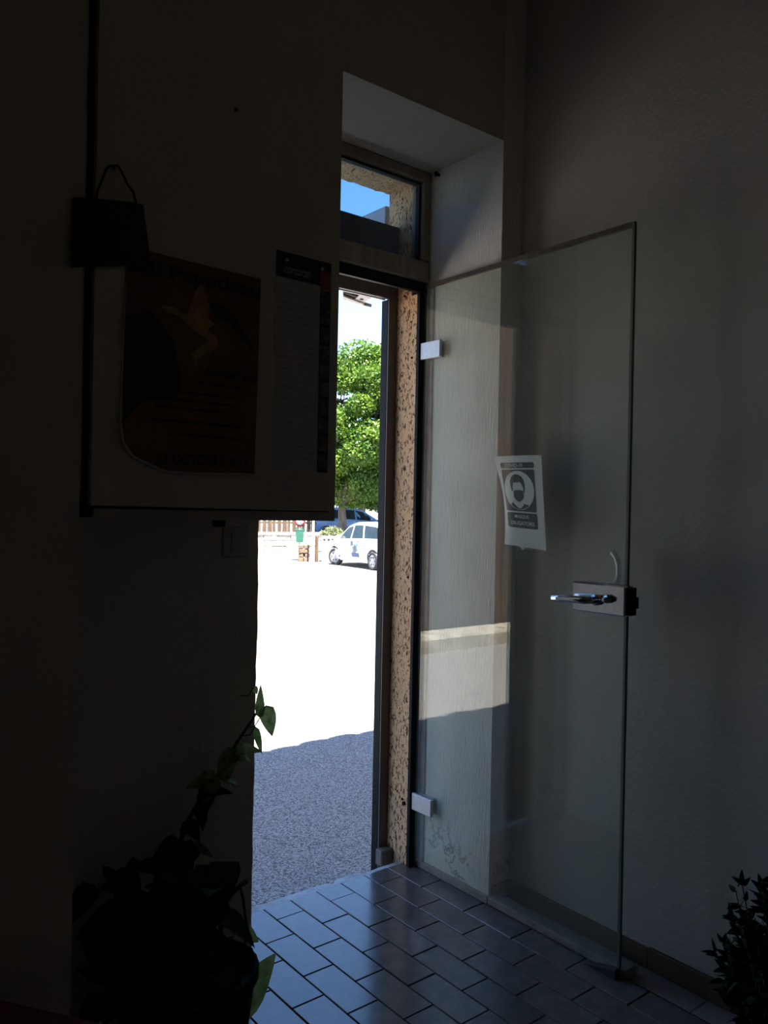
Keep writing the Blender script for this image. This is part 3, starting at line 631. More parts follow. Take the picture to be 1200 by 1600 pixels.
# light switch
swt = empty('light_switch', 'square pale light switch on the wall under the cabinet', 'switch', (-0.925, 0.0, 1.16))
MB().bbox((-0.036, -0.009, -0.038), (0.036, -0.0003, 0.038), 0.003).build('plate', M['switch'], swt)
MB().add([(-0.014, -0.009, -0.024), (0.014, -0.009, -0.024), (0.014, -0.009, 0.024), (-0.014, -0.009, 0.024), (-0.014, -0.010, -0.024), (0.014, -0.010, -0.024), (0.014, -0.015, 0.024), (-0.014, -0.015, 0.024)], [(0, 1, 2, 3), (4, 7, 6, 5), (0, 4, 5, 1), (1, 5, 6, 2), (2, 6, 7, 3), (3, 7, 4, 0)]).build('rocker', M['switch'], swt)

# ------------------------------------------------------------------ plants
def leaf_outline(L, W, n=7, heart=0.16):
    # half outline from base to tip (t, half width)
    out = []
    for i in range(n+1):
        t = i/n; w = W*0.5*(math.sin(math.pi*min(1, t**0.62))**0.85)*(1-0.15*t) if 0 < t < 1 else 0.0
        out.append((t*L, w))
    return out
def add_leaf(mb, base, d, up, L, W, fold=0.25, droop=0.35):
    d = Vector(d).normalized(); up = Vector(up); side = d.cross(up).normalized(); nrm = side.cross(d).normalized()
    prof = leaf_outline(L, W); vs = []; fs = []
    for t, w in prof:
        k = t/L; c = Vector(base) + d*t - nrm*droop*L*k*k
        vs += [c + side*w + nrm*w*fold - d*(heart_back(k, W)), c, c - side*w + nrm*w*fold - d*(heart_back(k, W))]
    for i in range(len(prof)-1):
        a = i*3; fs += [(a, a+1, a+4, a+3), (a+1, a+2, a+5, a+4)]
    mb.add(vs, fs, True)
def heart_back(k, W): return W*0.22*max(0.0, 1-k*3.2) if k > 0.01 else 0.0

def onY(px, py, y):
    d = ray(px, py); return CAM + d*((y-CAM.y)/d.y)
pot = empty('potted_pothos', 'trailing variegated pothos in a black pot at the foot of the dark wall', 'plant', (-1.085, -0.16, 0.0))
OL = pot.location.copy()
def o_build(mb, name, mat, raw=False):
    mb.v = [tuple(Vector(p)-OL) for p in mb.v]; return mb.build(name, mat, pot, raw)
pm = MB().lathe([(0.0, 0.0), (0.095, 0.0), (0.105, 0.02), (0.128, 0.21), (0.136, 0.215), (0.136, 0.235), (0.126, 0.235), (0.122, 0.205), (0.0, 0.2)], (-1.085, -0.16, 0.001), 28)
o_build(pm, 'pot', M['pot'])
o_build(MB().lathe([(0.0, 0.212), (0.06, 0.216), (0.121, 0.208)], (-1.085, -0.16, 0.001), 20), 'soil', M['soil'])
vine = [(300, 1480), (283, 1400), (278, 1330), (292, 1285), (318, 1240), (345, 1205), (370, 1160), (392, 1128), (402, 1112)]
vp = [onY(a, b, -0.13+0.05*min(1, i/5)) for i, (a, b) in enumerate(vine)]
o_build(MB().tube(vp, [0.006, 0.006, 0.005, 0.005, 0.004, 0.004, 0.0035, 0.003, 0.0025], 8), 'vine_stem', M['twig'])
# the leaves at the jamb edge, seen against daylight: (tip, base, half-length in metres, width)
FC = (-0.62, -0.76, 0.1)
special = [((425, 1152), (416, 1102), 0.078, 0.042, FC), ((407, 1070), (406, 1122), 0.080, 0.024, FC), ((409, 1180), (399, 1135), 0.072, 0.019, FC), ((402, 1085), (397, 1073), 0.028, 0.016, FC),
           ((431, 1488), (362, 1590), 0.16, 0.085, (-0.5, -0.65, 0.5)), ((406, 1472), (372, 1450), 0.075, 0.040, (-0.3, -0.6, 0.6)), ((384, 1190), (370, 1170), 0.045, 0.025, FC)]
for tip, base, L, W, upv in special:
    yy = -0.34 if W > 0.1 else -0.10
    b = onY(*base, yy); t = onY(*tip, yy-0.01); mb = MB()
    add_leaf(mb, b, t-b, upv, (t-b).length, W, 0.18, 0.05); o_build(mb, 'leaf', M['pothos'], True)
    mb = MB().tube([b, b+Vector((-0.012, 0.004, -0.02)), b+Vector((-0.03, 0.01, -0.02))], 0.0014, 5); o_build(mb, 'leaf_stalk', M['twig'])
rnd = random.Random(3)
for i in range(34):   # along the vine; lower leaves take the shaded colour
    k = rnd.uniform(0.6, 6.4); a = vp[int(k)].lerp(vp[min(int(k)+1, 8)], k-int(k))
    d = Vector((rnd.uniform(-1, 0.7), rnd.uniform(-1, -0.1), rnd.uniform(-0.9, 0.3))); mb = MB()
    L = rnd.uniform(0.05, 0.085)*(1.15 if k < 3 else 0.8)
    add_leaf(mb, a, d, (rnd.uniform(-.3, .3), -0.5, 0.8), L, L*0.66, 0.2, 0.4); o_build(mb, 'leaf', M['pothos'] if k > 4.3 else M['shaded_leaf'], True)
for i in range(120):   # bushy foot around the pot, leaves coloured as in shade
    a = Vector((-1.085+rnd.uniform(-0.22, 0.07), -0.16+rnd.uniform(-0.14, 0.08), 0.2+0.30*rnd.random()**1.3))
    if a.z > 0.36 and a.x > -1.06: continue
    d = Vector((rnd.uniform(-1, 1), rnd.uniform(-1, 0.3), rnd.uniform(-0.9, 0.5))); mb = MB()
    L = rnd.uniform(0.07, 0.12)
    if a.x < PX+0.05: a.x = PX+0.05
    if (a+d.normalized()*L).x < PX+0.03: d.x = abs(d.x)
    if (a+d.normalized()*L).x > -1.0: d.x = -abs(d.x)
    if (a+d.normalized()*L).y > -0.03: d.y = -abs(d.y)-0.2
    add_leaf(mb, a, d, (rnd.uniform(-.3, .3), -0.3, 0.9), L, L*0.68, 0.2, 0.35); o_build(mb, 'leaf', M['shaded_leaf'], True)
tw = MB()
tw.tube([onY(a, b, -0.15) for a, b in ((338, 1530), (342, 1480), (346, 1440), (349, 1415), (362, 1396), (374, 1384), (386, 1376))], [0.007, 0.006, 0.006, 0.0055, 0.006, 0.006, 0.006], 8)
tw.tube([onY(a, b, -0.15) for a, b in ((375, 1386), (380, 1404), (383, 1430), (387, 1450), (382, 1480), (381, 1500))], 0.003, 6)
tw.tube([onY(a, b, -0.15) for a, b in ((350, 1412), (340, 1406), (325, 1410), (312, 1424))], 0.003, 6)
o_build(tw, 'twig', M['twig'])

sh = empty('potted_shrub', 'dense small leaved dark shrub in the lower right corner', 'plant', (-0.185, -1.065, 0.0))
HL = sh.location.copy()
hp = MB().lathe([(0.0, 0.0), (0.08, 0.0), (0.10, 0.13), (0.108, 0.135), (0.108, 0.15), (0.098, 0.15), (0.094, 0.128), (0.0, 0.125)], (0, 0, 0.001), 26); hp.build('pot', M['pot'], sh)
MB().lathe([(0.0, 0.134), (0.05, 0.136), (0.094, 0.130)], (0, 0, 0.001), 18).build('soil', M['soil'], sh)
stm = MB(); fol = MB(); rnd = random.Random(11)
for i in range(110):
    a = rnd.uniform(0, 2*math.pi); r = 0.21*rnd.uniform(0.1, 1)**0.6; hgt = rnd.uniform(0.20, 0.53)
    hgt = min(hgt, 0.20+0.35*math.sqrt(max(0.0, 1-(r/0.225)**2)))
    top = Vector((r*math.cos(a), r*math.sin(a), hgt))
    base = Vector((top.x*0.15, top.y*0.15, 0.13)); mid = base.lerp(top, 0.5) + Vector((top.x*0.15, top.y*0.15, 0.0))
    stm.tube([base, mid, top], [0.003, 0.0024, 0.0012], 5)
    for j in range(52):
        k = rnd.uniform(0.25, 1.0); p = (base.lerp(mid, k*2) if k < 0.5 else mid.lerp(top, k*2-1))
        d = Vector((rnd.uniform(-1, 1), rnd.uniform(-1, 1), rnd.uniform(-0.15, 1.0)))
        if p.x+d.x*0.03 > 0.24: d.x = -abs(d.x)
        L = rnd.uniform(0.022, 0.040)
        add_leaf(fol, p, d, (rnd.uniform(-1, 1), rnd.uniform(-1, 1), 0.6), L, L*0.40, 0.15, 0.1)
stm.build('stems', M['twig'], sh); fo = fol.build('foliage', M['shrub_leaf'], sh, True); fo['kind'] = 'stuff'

# dark red upholstered stool in the corner nearest to the viewer
be = empty('red_stool', 'dark red cushioned stool in the very dark lower left corner', 'stool', (-1.642, -0.593, 0.012))
be.rotation_euler = (0, 0, math.atan2(-0.825, 0.565))
MB().bbox((-0.20, -0.24, 0.37), (0.20, 0.20, 0.45), 0.025).build('seat_cushion', M['red_cloth'], be)
MB().bbox((-0.185, -0.225, 0.32), (0.185, 0.185, 0.3695), 0.004).build('seat_frame', M['wood_brown'], be)
for x in (-0.16, 0.16):
    for y in (-0.20, 0.16):
        MB().bbox((x-0.018, y-0.018, 0.001), (x+0.018, y+0.018, 0.3198), 0.003).build('leg', M['wood_brown'], be)

# ------------------------------------------------------------------ outside of the house: outer leaf, shutter, eave
OX0, OX1, OY0, OY1, OZ = -0.745, -0.030, DEP, 0.536, 2.397
ow = MB()
ow.box((OX1, 0.361, 0.0005), (-0.0095, OY0, 2.0025)).box((-9.0, OY0, -0.2), (OX0, OY1, 2.95)).box((OX1, OY0, -0.2), (9.0, OY1, 2.95)).box((OX0, OY0, OZ+0.03), (OX1, OY1, 2.95))
# ragged lower edge of the lintel
N = 44; vs = []; fs = []
for i in range(N+1):
    x = OX0+(OX1-OX0)*i/N; z = OZ + 0.006*noise.noise(Vector((x*25, 2, 0))) + 0.003*noise.noise(Vector((x*70, 5, 0)))
    vs += [(x, OY0, OZ+0.03), (x, OY0, z), (x, OY1, z), (x, OY1, OZ+0.03)]
for i in range(N):
    for j in range(3): fs.append((i*4+j, (i+1)*4+j, (i+1)*4+j+1, i*4+j+1))
ow.add(vs, fs)
struct(ow.build('wall_outer', M['roughcast']), 'scraped terracotta coloured render on the outer side of doorway', 'wall')
st = empty('roller_shutter', 'dark brown roller shutter box and side rails in the outer doorway', 'shutter', (-0.39, 0.53, -0.1))
TLc = st.location.copy()
def t_build(mb, name, mat, parent=None):
    mb.v = [tuple(Vector(p)-TLc) for p in mb.v]; return mb.build(name, mat, parent or st)
t_build(MB().bbox((-0.070, 0.476, -0.10), (OX1-0.0005, 0.4815, 1.999), 0.001), 'side_rail', M['rail'])
t_build(MB().bbox((-0.070, 0.482, -0.10), (OX1-0.0005, 0.520, 1.999), 0.002), 'rail_guide', M['black_metal'])
t_build(MB().bbox((OX0+0.0005, 0.476, -0.10), (OX0+0.075, 0.4815, 1.999), 0.001), 'side_rail', M['rail'])
t_build(MB().bbox((OX0+0.0005, 0.482, -0.10), (OX0+0.075, 0.520, 1.999), 0.002), 'rail_guide', M['black_metal'])
bxm = MB().bbox((OX0+0.0005, 0.474, 2.0), (OX1-0.0005, 0.494, 2.262), 0.003); t_build(bxm, 'box', M['rail'])
t_build(MB().bbox((OX0+0.08, 0.4945, 1.998), (-0.072, 0.506, 2.006), 0.001), 'bottom_bar', M['galv'])
br = MB()
for z in (2.33, 2.36): br.tube([(OX1-0.0005, 0.46, z), (OX1-0.006, 0.46, z)], 0.004, 8)
t_build(br, 'rivets', M['galv'])
# bolts on the render strip
for i, (px, py) in enumerate(((633, 463), (644, 559), (638, 902))):
    d = ray(px, py); p = CAM + d*((OX1-CAM.x)/d.x)
    t_build(MB().tube([p, p+Vector((-0.004, 0, 0))], 0.004, 8), 'wall_plug', M['black_metal'])
d = ray(632, 1255); p = CAM + d*((OX1-CAM.x)/d.x)
t_build(MB().tube([p, p+Vector((-0.006, 0, 0))], 0.007, 8).tube([p+Vector((0, 0.012, 0.012)), p+Vector((-0.004, 0.012, 0.012))], 0.004, 8), 'wall_plug', M['black_metal'])
t_build(MB().bbox((-0.085, 0.440, -0.02), (OX1-0.0005, 0.4755, 0.035), 0.003), 'rail_foot', M['rail'])
# awning bracket hanging outside over the doorway
aw = empty('awning_bracket', 'pale slotted metal awning bracket outside at the top of the doorway', 'bracket', (0.0, 0.60, 1.99))
WL = aw.location.copy()
def w_build(mb, name, mat, parent=None):
    mb.v = [tuple(Vector(p)-WL) for p in mb.v]; return mb.build(name, mat, parent or aw)
def onZ(px, py, z):
    d = ray(px, py); return CAM + d*((z-CAM.z)/d.z)
ZB = 2.06
pp = [onZ(a, b, ZB) for a, b in ((563, 463), (578, 468), (567, 476), (552, 472))]
o3 = [onZ(a, b, ZB) for a, b in ((536, 452), (598, 473), (597, 475.5), (566, 467), (536, 455))]
def slab(pts, t): return MB().prism([(q.x, q.y) for q in pts], lambda x, y, d: Vector((x, y, pts[0].z+d)), t)
w_build(slab([onZ(a, b, ZB) for a, b in ((562, 461), (580, 466), (572, 471), (567, 476), (550, 472))], 0.004), 'slotted_plate', M['galv'])
w_build(slab([onZ(a, b, ZB-0.0025) for a, b in ((563, 467.4), (568, 468.4), (567, 469.4), (562, 468.4))], 0.002), 'slot', M['black_metal'])
w_build(slab([onZ(a, b, ZB-0.0025) for a, b in ((558, 471.0), (563, 472.0), (562, 473.0), (557, 472.0))], 0.002), 'slot', M['black_metal'])
w_build(slab([onZ(a, b, ZB-0.006) for a, b in ((536, 463), (568, 475.5), (572, 479), (536, 468))], 0.006), 'front_rail', M['galv'])
w_build(MB().tube([onZ(567, 474, ZB), onZ(579, 477.5, ZB)], 0.007, 8), 'arm_end', M['rail'])
w_build(slab([onZ(a, b, ZB+0.002) for a, b in ((536, 456), (561, 464), (553, 470), (536, 466))], 0.01), 'dark_cover', M['black_metal'])
w_build(slab([onZ(a, b, ZB+0.01) for a, b in ((537, 452), (566, 461), (562, 465), (537, 456))], 0.003), 'wall_rail', M['galv'])
w_build(MB().bbox((-0.029, 0.558, 2.16), (-0.005, 0.90, 2.366), 0.004), 'side_plate', M['galv'])
w_build(MB().bbox((-0.027, 0.70, 2.064), (-0.007, 0.74, 2.1597), 0.002), 'hanger', M['galv'])
# roof with barrel tiles along the eave
rf = MB().add([(-9, 0.40, 2.95), (9, 0.40, 2.95), (9, 0.80, 2.90), (-9, 0.80, 2.90), (-9, -5.0, 4.3), (9, -5.0, 4.3), (9, 0.80, 2.99), (-9, 0.80, 2.99), (-9, -5.0, 4.2), (9, -5.0, 4.2)], [(3, 2, 6, 7), (7, 6, 5, 4), (0, 1, 2, 3), (0, 8, 9, 1), (8, 4, 5, 9)])
roof = struct(rf.build('roof', M['roof_tile']), 'tiled roof with an overhanging eave', 'roof')
prof = []
tm = MB(); n = 8
vs = []
for i, y in enumerate((0.0, -0.9)):
    for k in range(n+1):
        a = math.pi*k/n; r = 0.11 if i == 0 else 0.09
        vs.append((r*math.cos(a), y, 0.22*(-y)+ r*0.75*math.sin(a)))
fs = [(k, k+1, n+1+k+1, n+1+k) for k in range(n)]
tm.add(vs, fs, True); tme = tm.mesh('roof_tile'); tme.materials.append(M['roof_tile'])
rnd = random.Random(5)
for k in range(48):
    x = -5.6+0.215*k
    t = link('roof_tile', tme, None, roof, (x, 0.835+0.035*math.sin(x*3.1)+rnd.uniform(-0.02, 0.02), 2.985+rnd.uniform(0, 0.008)))

# ------------------------------------------------------------------ street
gm = MB()
NXg, NYg = 40, 60
def gfn(u, v):
    x = -30+100*u; y = 0.41 + 95*v**2.2
    return Vector((x, y, ground_z(x, y)))
gm.grid(gfn, NXg, NYg)
struct(gm.build('street', M['asphalt']), 'coarse asphalt forecourt and street outside the doorway', 'street')

def car(name, label, paint, loc, heading, decals=False):
    c = empty(name, label, 'car', loc); c.rotation_euler = (0, 0, heading)
    # x forward, y left, wheel axles at x=+1.24 and -1.24
    st = [(-1.86, .60, .70, .98, .60), (-1.80, .74, .95, 1.20, .62), (-1.62, .79, .98, 1.38, .64), (-1.2, .82, .97, 1.46, .66), (-0.5, .83, .95, 1.50, .68), (0.0, .83, .93, 1.49, .68), (0.45, .83, .91, 1.40, .66), (0.85, .82, .90, 1.16, .68), (1.12, .82, .885, .99, .72), (1.5, .80, .82, .90, .68), (1.78, .72, .68, .76, .60), (1.92, .56, .52, .58, .46)]
    def sec(w, zb, zt, wr):
        return [(0, .19), (w*.86, .19), (w*.95, .26), (w, .48), (w*.985, zb), (wr+.02, zt-.05), (wr*.9, zt-.005), (0, zt+.015)]
    vs = []; fs = []
    for x, w, zb, zt, wr in st:
        h = sec(w, zb, zt, wr); ringp = h + [(-a, b) for a, b in h[-2:0:-1]]
        vs += [Vector((x, a, b)) for a, b in ringp]
    n = 14
    for i in range(len(st)-1):
        for k in range(n): fs.append((i*n+k, i*n+(k+1) % n, (i+1)*n+(k+1) % n, (i+1)*n+k))
    fs += [list(range(n))[::-1], [(len(st)-1)*n+k for k in range(n)]]
    body = MB().add(vs, fs, True).build('body', paint, c)
    mod = body.modifiers.new('edge', 'EDGE_SPLIT'); mod.split_angle = math.radians(38)
    def interp(x):
        for a, b in zip(st, st[1:]):
            if a[0] <= x <= b[0]:
                t = (x-a[0])/(b[0]-a[0]); return [p+(q-p)*t for p, q in zip(a, b)]
        return list(st[-1])
    def side(x, t, s, o=0.006):
        _, w, zb, zt, wr = interp(x); a = Vector((x, w*.985, zb)); b = Vector((x, wr+.02, zt-.05)); p = a.lerp(b, t); p.y += o
        return Vector((p.x, p.y*s, p.z))
    def low(x, z, s, o=0.004):
        _, w, zb, zt, wr = interp(x)
        y = w*.95+(w-w*.95)*(z-.26)/.22 if z < .48 else w+(w*.985-w)*(z-.48)/(zb-.48)
        return Vector((x, (y+o)*s, z))
    for s in (1, -1):
        for x0, x1, x0t, x1t in ((-0.62, 0.10, -0.50, 0.05), (0.18, 0.98, 0.12, 0.62), (-1.50, -0.70, -1.30, -0.58)):
            mb = MB(); nn = 6; vv = []
            for i in range(nn+1):
                k = i/nn; vv += [side(x0+(x1-x0)*k, 0.06, s), side(x0t+(x1t-x0t)*k, 0.90, s)]
            mb.add(vv, [(2*i, 2*i+2, 2*i+3, 2*i+1) for i in range(nn)]); mb.build('window', M['car_glass'], c)
        for ax in (1.24, -1.24):
            mb = MB(); pts = [low(ax+0.36*math.cos(a), max(.20, .30+0.36*math.sin(a)), s, 0.006) for a in [math.pi*k/14 for k in range(15)]]
            mb.poly(pts); mb.build('wheel_arch', M['rubber'], c)
        mir = MB().bbox((0.80, 0.86*s-0.07, 0.92), (0.90, 0.86*s+0.09, 1.05), 0.03); mir.build('mirror', paint, c)
    ws = MB(); ws.add([Vector((.52, .60, 1.36)), Vector((.52, -.60, 1.36)), Vector((1.06, -.66, 1.025)), Vector((1.06, .66, 1.025))], [(0, 1, 2, 3)]).build('windscreen', M['car_glass'], c)
    MB().add([Vector((-1.80, .56, 1.19)), Vector((-1.80, -.56, 1.19)), Vector((-1.68, -.58, 1.345)), Vector((-1.68, .58, 1.345))], [(0, 1, 2, 3)]).build('rear_window', M['car_glass'], c)
    for s in (1, -1):
        MB().bbox((-1.84, .62*s-.07, .70), (-1.76, .62*s+.07, 1.02), 0.02).build('tail_lamp', M['sign_red'], c)
        MB().bbox((1.66, .55*s-.10, .60), (1.84, .55*s+.10, .74), 0.04).build('headlamp', M['car_glass'], c)
        for ax in (1.24, -1.24):
            steer = math.radians(22) if ax > 0 else 0
            mt = Matrix.Translation((ax, .74*s, .295)) @ Matrix.Rotation(steer, 4, 'Z') @ Matrix.Rotation(-math.pi/2*s, 4, 'X')
            w = MB().lathe([(.20, -.09), (.27, -.095), (.293, -.06), (.295, .0), (.293, .06), (.27, .095), (.20, .09), (.20, -.09)], n=26, mat=mt).build('wheel', M['tyre'], c)
            MB().lathe([(0, .085), (.06, .085), (.17, .07), (.20, .088), (.20, .05)], n=24, mat=mt).build('rim', M['rim'], w)
            for k in range(6):
                a = 2*math.pi*k/6; p = [(mt @ Vector((.125*math.cos(a)+.028*math.cos(b), .125*math.sin(a)+.028*math.sin(b), .0845))) for b in [2*math.pi*q/8 for q in range(8)]]
                MB().poly(p).build('rim_hole', M['tyre'], w)
    if decals:
        s = 1
        def petal(cx, cz, a, L, W, nm, mt):
            pts = []
            for k in range(12):
                t = 2*math.pi*k/12; u = L*0.5*(1+math.cos(t)); v = W*0.5*math.sin(t)
                pts.append(low(cx+u*math.cos(a)-v*math.sin(a), max(.3, min(.88, cz+u*math.sin(a)+v*math.cos(a))), s, 0.009))
            MB().poly(pts).build(nm, M[mt], c)
        for k in range(6): petal(-0.15, .62, 2*math.pi*k/6+.3, .17, .11, 'petal_decal', 'decal_grey')
        for k in range(4): petal(0.05, .80, 2*math.pi*k/4+.7, .12, .09, 'petal_decal', 'decal_blue')
        petal(-0.40, .86, 0.2, .30, .10, 'petal_decal', 'decal_teal'); petal(-0.35, .80, -.5, .22, .08, 'petal_decal', 'decal_teal')
        MB().poly([low(x, z, s, .009) for x, z in ((-.42, .36), (.06, .36), (.06, .50), (-.42, .50))]).build('text_panel_decal', M['decal_blue'], c)
    return c
fwp = ground_at(522, 27.5); rwp = ground_at(582, 25.4)
mid = (fwp+rwp)/2; hd = math.atan2(fwp.y-rwp.y, fwp.x-rwp.x)
ctr = mid + Vector((math.sin(hd), -math.cos(hd), 0))*0.83
car('white_car', 'white hatchback with flower decals on its door, parked across the street', M['white_paint'], (ctr.x, ctr.y, ground_z(ctr.x, ctr.y)-0.005), hd, True)

# raised terrace behind a low stone wall
A = ground_at(395, 31.0); B = ground_at(560, 33.0)
dirw = (B-A).normalized(); dirw.z = 0; dirw.normalize(); nrmw = Vector((-dirw.y, dirw.x, 0))
A = A - dirw*9.0; WLEN = 19.0; WH0, WH1 = -0.72, 0.24
def wp(u, w, z): return Vector((A.x+dirw.x*u+nrmw.x*w, A.y+dirw.y*u+nrmw.y*w, z))
def wbox(u0, u1, w0, w1, z0, z1):
    vs = [wp(u0, w0, z0), wp(u1, w0, z0), wp(u1, w1, z0), wp(u0, w1, z0), wp(u0, w0, z1), wp(u1, w0, z1), wp(u1, w1, z1), wp(u0, w1, z1)]
    return MB().add(vs, [(0, 3, 2, 1), (4, 5, 6, 7), (0, 1, 5, 4), (1, 2, 6, 5), (2, 3, 7, 6), (3, 0, 4, 7)])
ws_ = struct(wbox(0, WLEN, 0.03, 0.37, WH0, WH1-0.02).build('wall_stone', M['joint']), 'low pale stone wall across the street', 'wall')
rnd = random.Random(9)
z = WH0
for row in range(4):
    hgt = (WH1-0.10-WH0)/4; u = -rnd.uniform(0, 0.4)
    while u < WLEN:
        Lb = rnd.uniform(0.45, 0.9); u0 = max(0, u+0.012); u1 = min(WLEN, u+Lb-0.012)
        if u1-u0 > 0.08:
            p = rnd.uniform(-0.02, 0.02)
            wbox(u0, u1, p, 0.10, z+0.012, z+hgt-0.012).build('stone', M['stone'] if rnd.random() > 0.08 else M['stone_brown'], ws_)
        u += Lb
    z += hgt
u = 0
while u < WLEN:
    Lb = rnd.uniform(0.9, 1.2); wbox(u+0.006, min(WLEN, u+Lb)-0.006, -0.04, 0.42, WH1-0.10, WH1).build('coping_stone', M['stone'], ws_); u += Lb
struct(wbox(-20, 40, 0.38, 40, -0.9, -0.25).build('terrace', M['asphalt']), 'raised paved ground behind the low stone wall', 'terrace')
# brown slatted fence behind the wall
fe = empty('slat_fence', 'brown wooden slat fence behind the stone wall', 'fence', wp(2.0, 1.2, -0.25))
FL = fe.location.copy()
def f_build(mb, name, mat):
    mb.v = [tuple(Vector(p)-FL) for p in mb.v]; return mb.build(name, mat, fe)
for k in range(48):
    u0 = 2.0+k*0.21; f_build(wbox(u0, u0+0.13+0.03*(k % 3), 1.2, 1.225, -0.2, 0.72+0.04*((k*7) % 3)), 'slat', M['wood_brown'])
for zz in (-0.05, 0.55): f_build(wbox(1.9, 12.1, 1.226, 1.27, zz, zz+0.08), 'rail', M['wood_brown'])
for u0 in (1.9, 4.4, 6.9, 9.4, 11.9): f_build(wbox(u0, u0+0.1, 1.271, 1.37, -0.25, 0.75), 'post', M['wood_brown'])

# road sign and green litter bin on one post
def facing(p): return math.atan2(CAM.y-p.y, CAM.x-p.x)
sp_ = ground_at(468, 29.6)
rs = empty('road_sign', 'round red ringed road sign on a thin grey post across the street', 'road sign', sp_)
ang_s = facing(sp_)
def FZ(p, a):                                     # local frame: x towards the viewer side
    return Matrix.Rotation(a, 4, 'Z') @ Matrix.Rotation(math.pi/2, 4, 'Y')
mt = FZ(sp_, ang_s)
MB().tube([(0, 0, 0), (0, 0, 1.75)], 0.028, 12).build('post', M['galv'], rs)
fx = Vector((math.cos(ang_s), math.sin(ang_s), 0))
SZ = 1.43
MB().lathe([(0.0, 0.0), (0.205, 0.0), (0.21, 0.008), (0.205, 0.016), (0.0, 0.016)], fx*0.035+Vector((0, 0, SZ)), 32, mt).build('disc', M['sign_red'], rs)
MB().lathe([(0.0, 0.0), (0.140, 0.0), (0.140, 0.004), (0.0, 0.004)], fx*0.0515+Vector((0, 0, SZ)), 32, mt).build('white_face', M['sign_white'], rs)
sd = Vector((-fx.y, fx.x, 0))
MB().add([fx*0.0565+sd*a+Vector((0, 0, SZ+b)) for a, b in ((-.06, .07), (-.035, .085), (.06, -.07), (.035, -.085))], [(0, 1, 2, 3)]).build('bar_print', M['sign_red'], rs)
bn = empty('litter_bin', 'green plastic litter bin fixed to the road sign post', 'bin', sp_ + fx*0.20 + Vector((0, 0, 0.66)))
rot = Matrix.Rotation(ang_s, 4, 'Z')
def tap(z0, z1, a0, a1):
    vs = [rot @ Vector((x*a, y*a, z)) for z, a in ((z0, a0), (z1, a1)) for x, y in ((-1, -1), (1, -1), (1, 1), (-1, 1))]
    return MB().add(vs, [(0, 3, 2, 1), (4, 5, 6, 7), (0, 1, 5, 4), (1, 2, 6, 5), (2, 3, 7, 6), (3, 0, 4, 7)])
tap(0.0, 0.44, 0.125, 0.160).build('body', M['green_bin'], bn)
tap(0.4405, 0.47, 0.168, 0.168).build('rim', M['green_bin'], bn)
for s in (-1, 1): MB().bbox((-0.02, 0.12*s-0.02, 0.4705), (0.02, 0.12*s+0.02, 0.55), 0.004, rot).build('lug', M['green_bin'], bn)
MB().bbox((-0.155, -0.05, 0.1), (-0.128, 0.05, 0.2), 0.003, rot).build('clamp', M['galv'], bn)
# brown stone stump
pb = ground_at(475, 29.0)
sb = empty('stone_stump', 'squat stump of rough brown stones below the green bin', 'stone post', pb)
rnd = random.Random(4)
for r_ in range(4):
    for q in range(2):
        a = Matrix.Rotation(rnd.uniform(-.2, .2)+ang_s, 4, 'Z'); wy = 0.19; y0 = -wy+q*wy+rnd.uniform(0, .02)
        MB().bbox((-0.15, y0+.004, r_*0.15+.003), (0.15, y0+wy-.008, r_*0.15+0.145), 0.02, a).build('stone', M['stone_brown'], sb)
# white pole and brown post
pw_ = ground_at(489, 28.4)
wpole = MB().tube([(0, 0, 0.0), (0, 0, 4.2)], 0.045, 14).lathe([(0, 0), (0.09, 0), (0.09, 0.02), (0.05, 0.03)], (0, 0, 0), 16).lathe([(0.05, 4.2), (0.06, 4.22), (0.0, 4.26)], (0, 0, 0), 14)
o = tag(wpole.build('street_pole', M['pole_white']), 'tall thin white pole standing at the kerb across the street', 'pole'); o.location = pw_
pb2 = ground_at(495, 28.8)
o = tag(MB().bbox((-0.05, -0.05, 0), (0.05, 0.05, 0.90), 0.012).add([(-.05, -.05, .90), (.05, -.05, .90), (.05, .05, .90), (-.05, .05, .90), (0, 0, .95)], [(0, 1, 4), (1, 2, 4), (2, 3, 4), (3, 0, 4)]).build('wooden_post', M['wood_brown']), 'short brown wooden post beside the white pole', 'post'); o.location = pb2
# planter with flowering plant
pl = ground_at(520, 29.2)
pt = empty('street_planter', 'grey planter with round holes and a pale bushy plant behind the white car', 'planter', pl)
rot2 = Matrix.Rotation(facing(pl), 4, 'Z')
MB().bbox((-0.25, -0.38, 0.0), (0.25, 0.38, 0.92), 0.02, rot2).build('box', M['far_wall'], pt)
for k in range(5):
    y = -0.30+k*0.15; mtp = rot2 @ Matrix.Translation((0.2505, y, 0.80)) @ Matrix.Rotation(math.pi/2, 4, 'Y')
    MB().lathe([(0.0, 0.0), (0.05, 0.0), (0.05, 0.004), (0.0, 0.004)], n=14, mat=mtp).build('hole', M['rubber'], pt)
rnd = random.Random(21); fm_ = MB()
for i in range(700):
    a = rnd.uniform(0, 6.283); r = rnd.uniform(0, 1)**0.6
    p = Vector((0.22*r*math.cos(a)*1.4, 0.44*r*math.sin(a), 0.93+rnd.uniform(0, 0.34)*(1-r*r*0.7))); p = rot2 @ p
    add_leaf(fm_, p, (rnd.uniform(-1, 1), rnd.uniform(-1, 1), rnd.uniform(0, 1)), (rnd.uniform(-1, 1), rnd.uniform(-1, 1), 0.5), 0.09, 0.045, 0.1, 0.2)
q = fm_.build('foliage', M['planter_leaf'], pt, True); q['kind'] = 'stuff'

# blue car on the terrace
bc = at_depth(547, 850, 38.5); bc.z = -0.25
hd2 = math.atan2(RT.y, RT.x) + 0.2
car('blue_car', 'light blue hatchback parked on the terrace behind the white car', M['blue_paint'], bc, hd2)

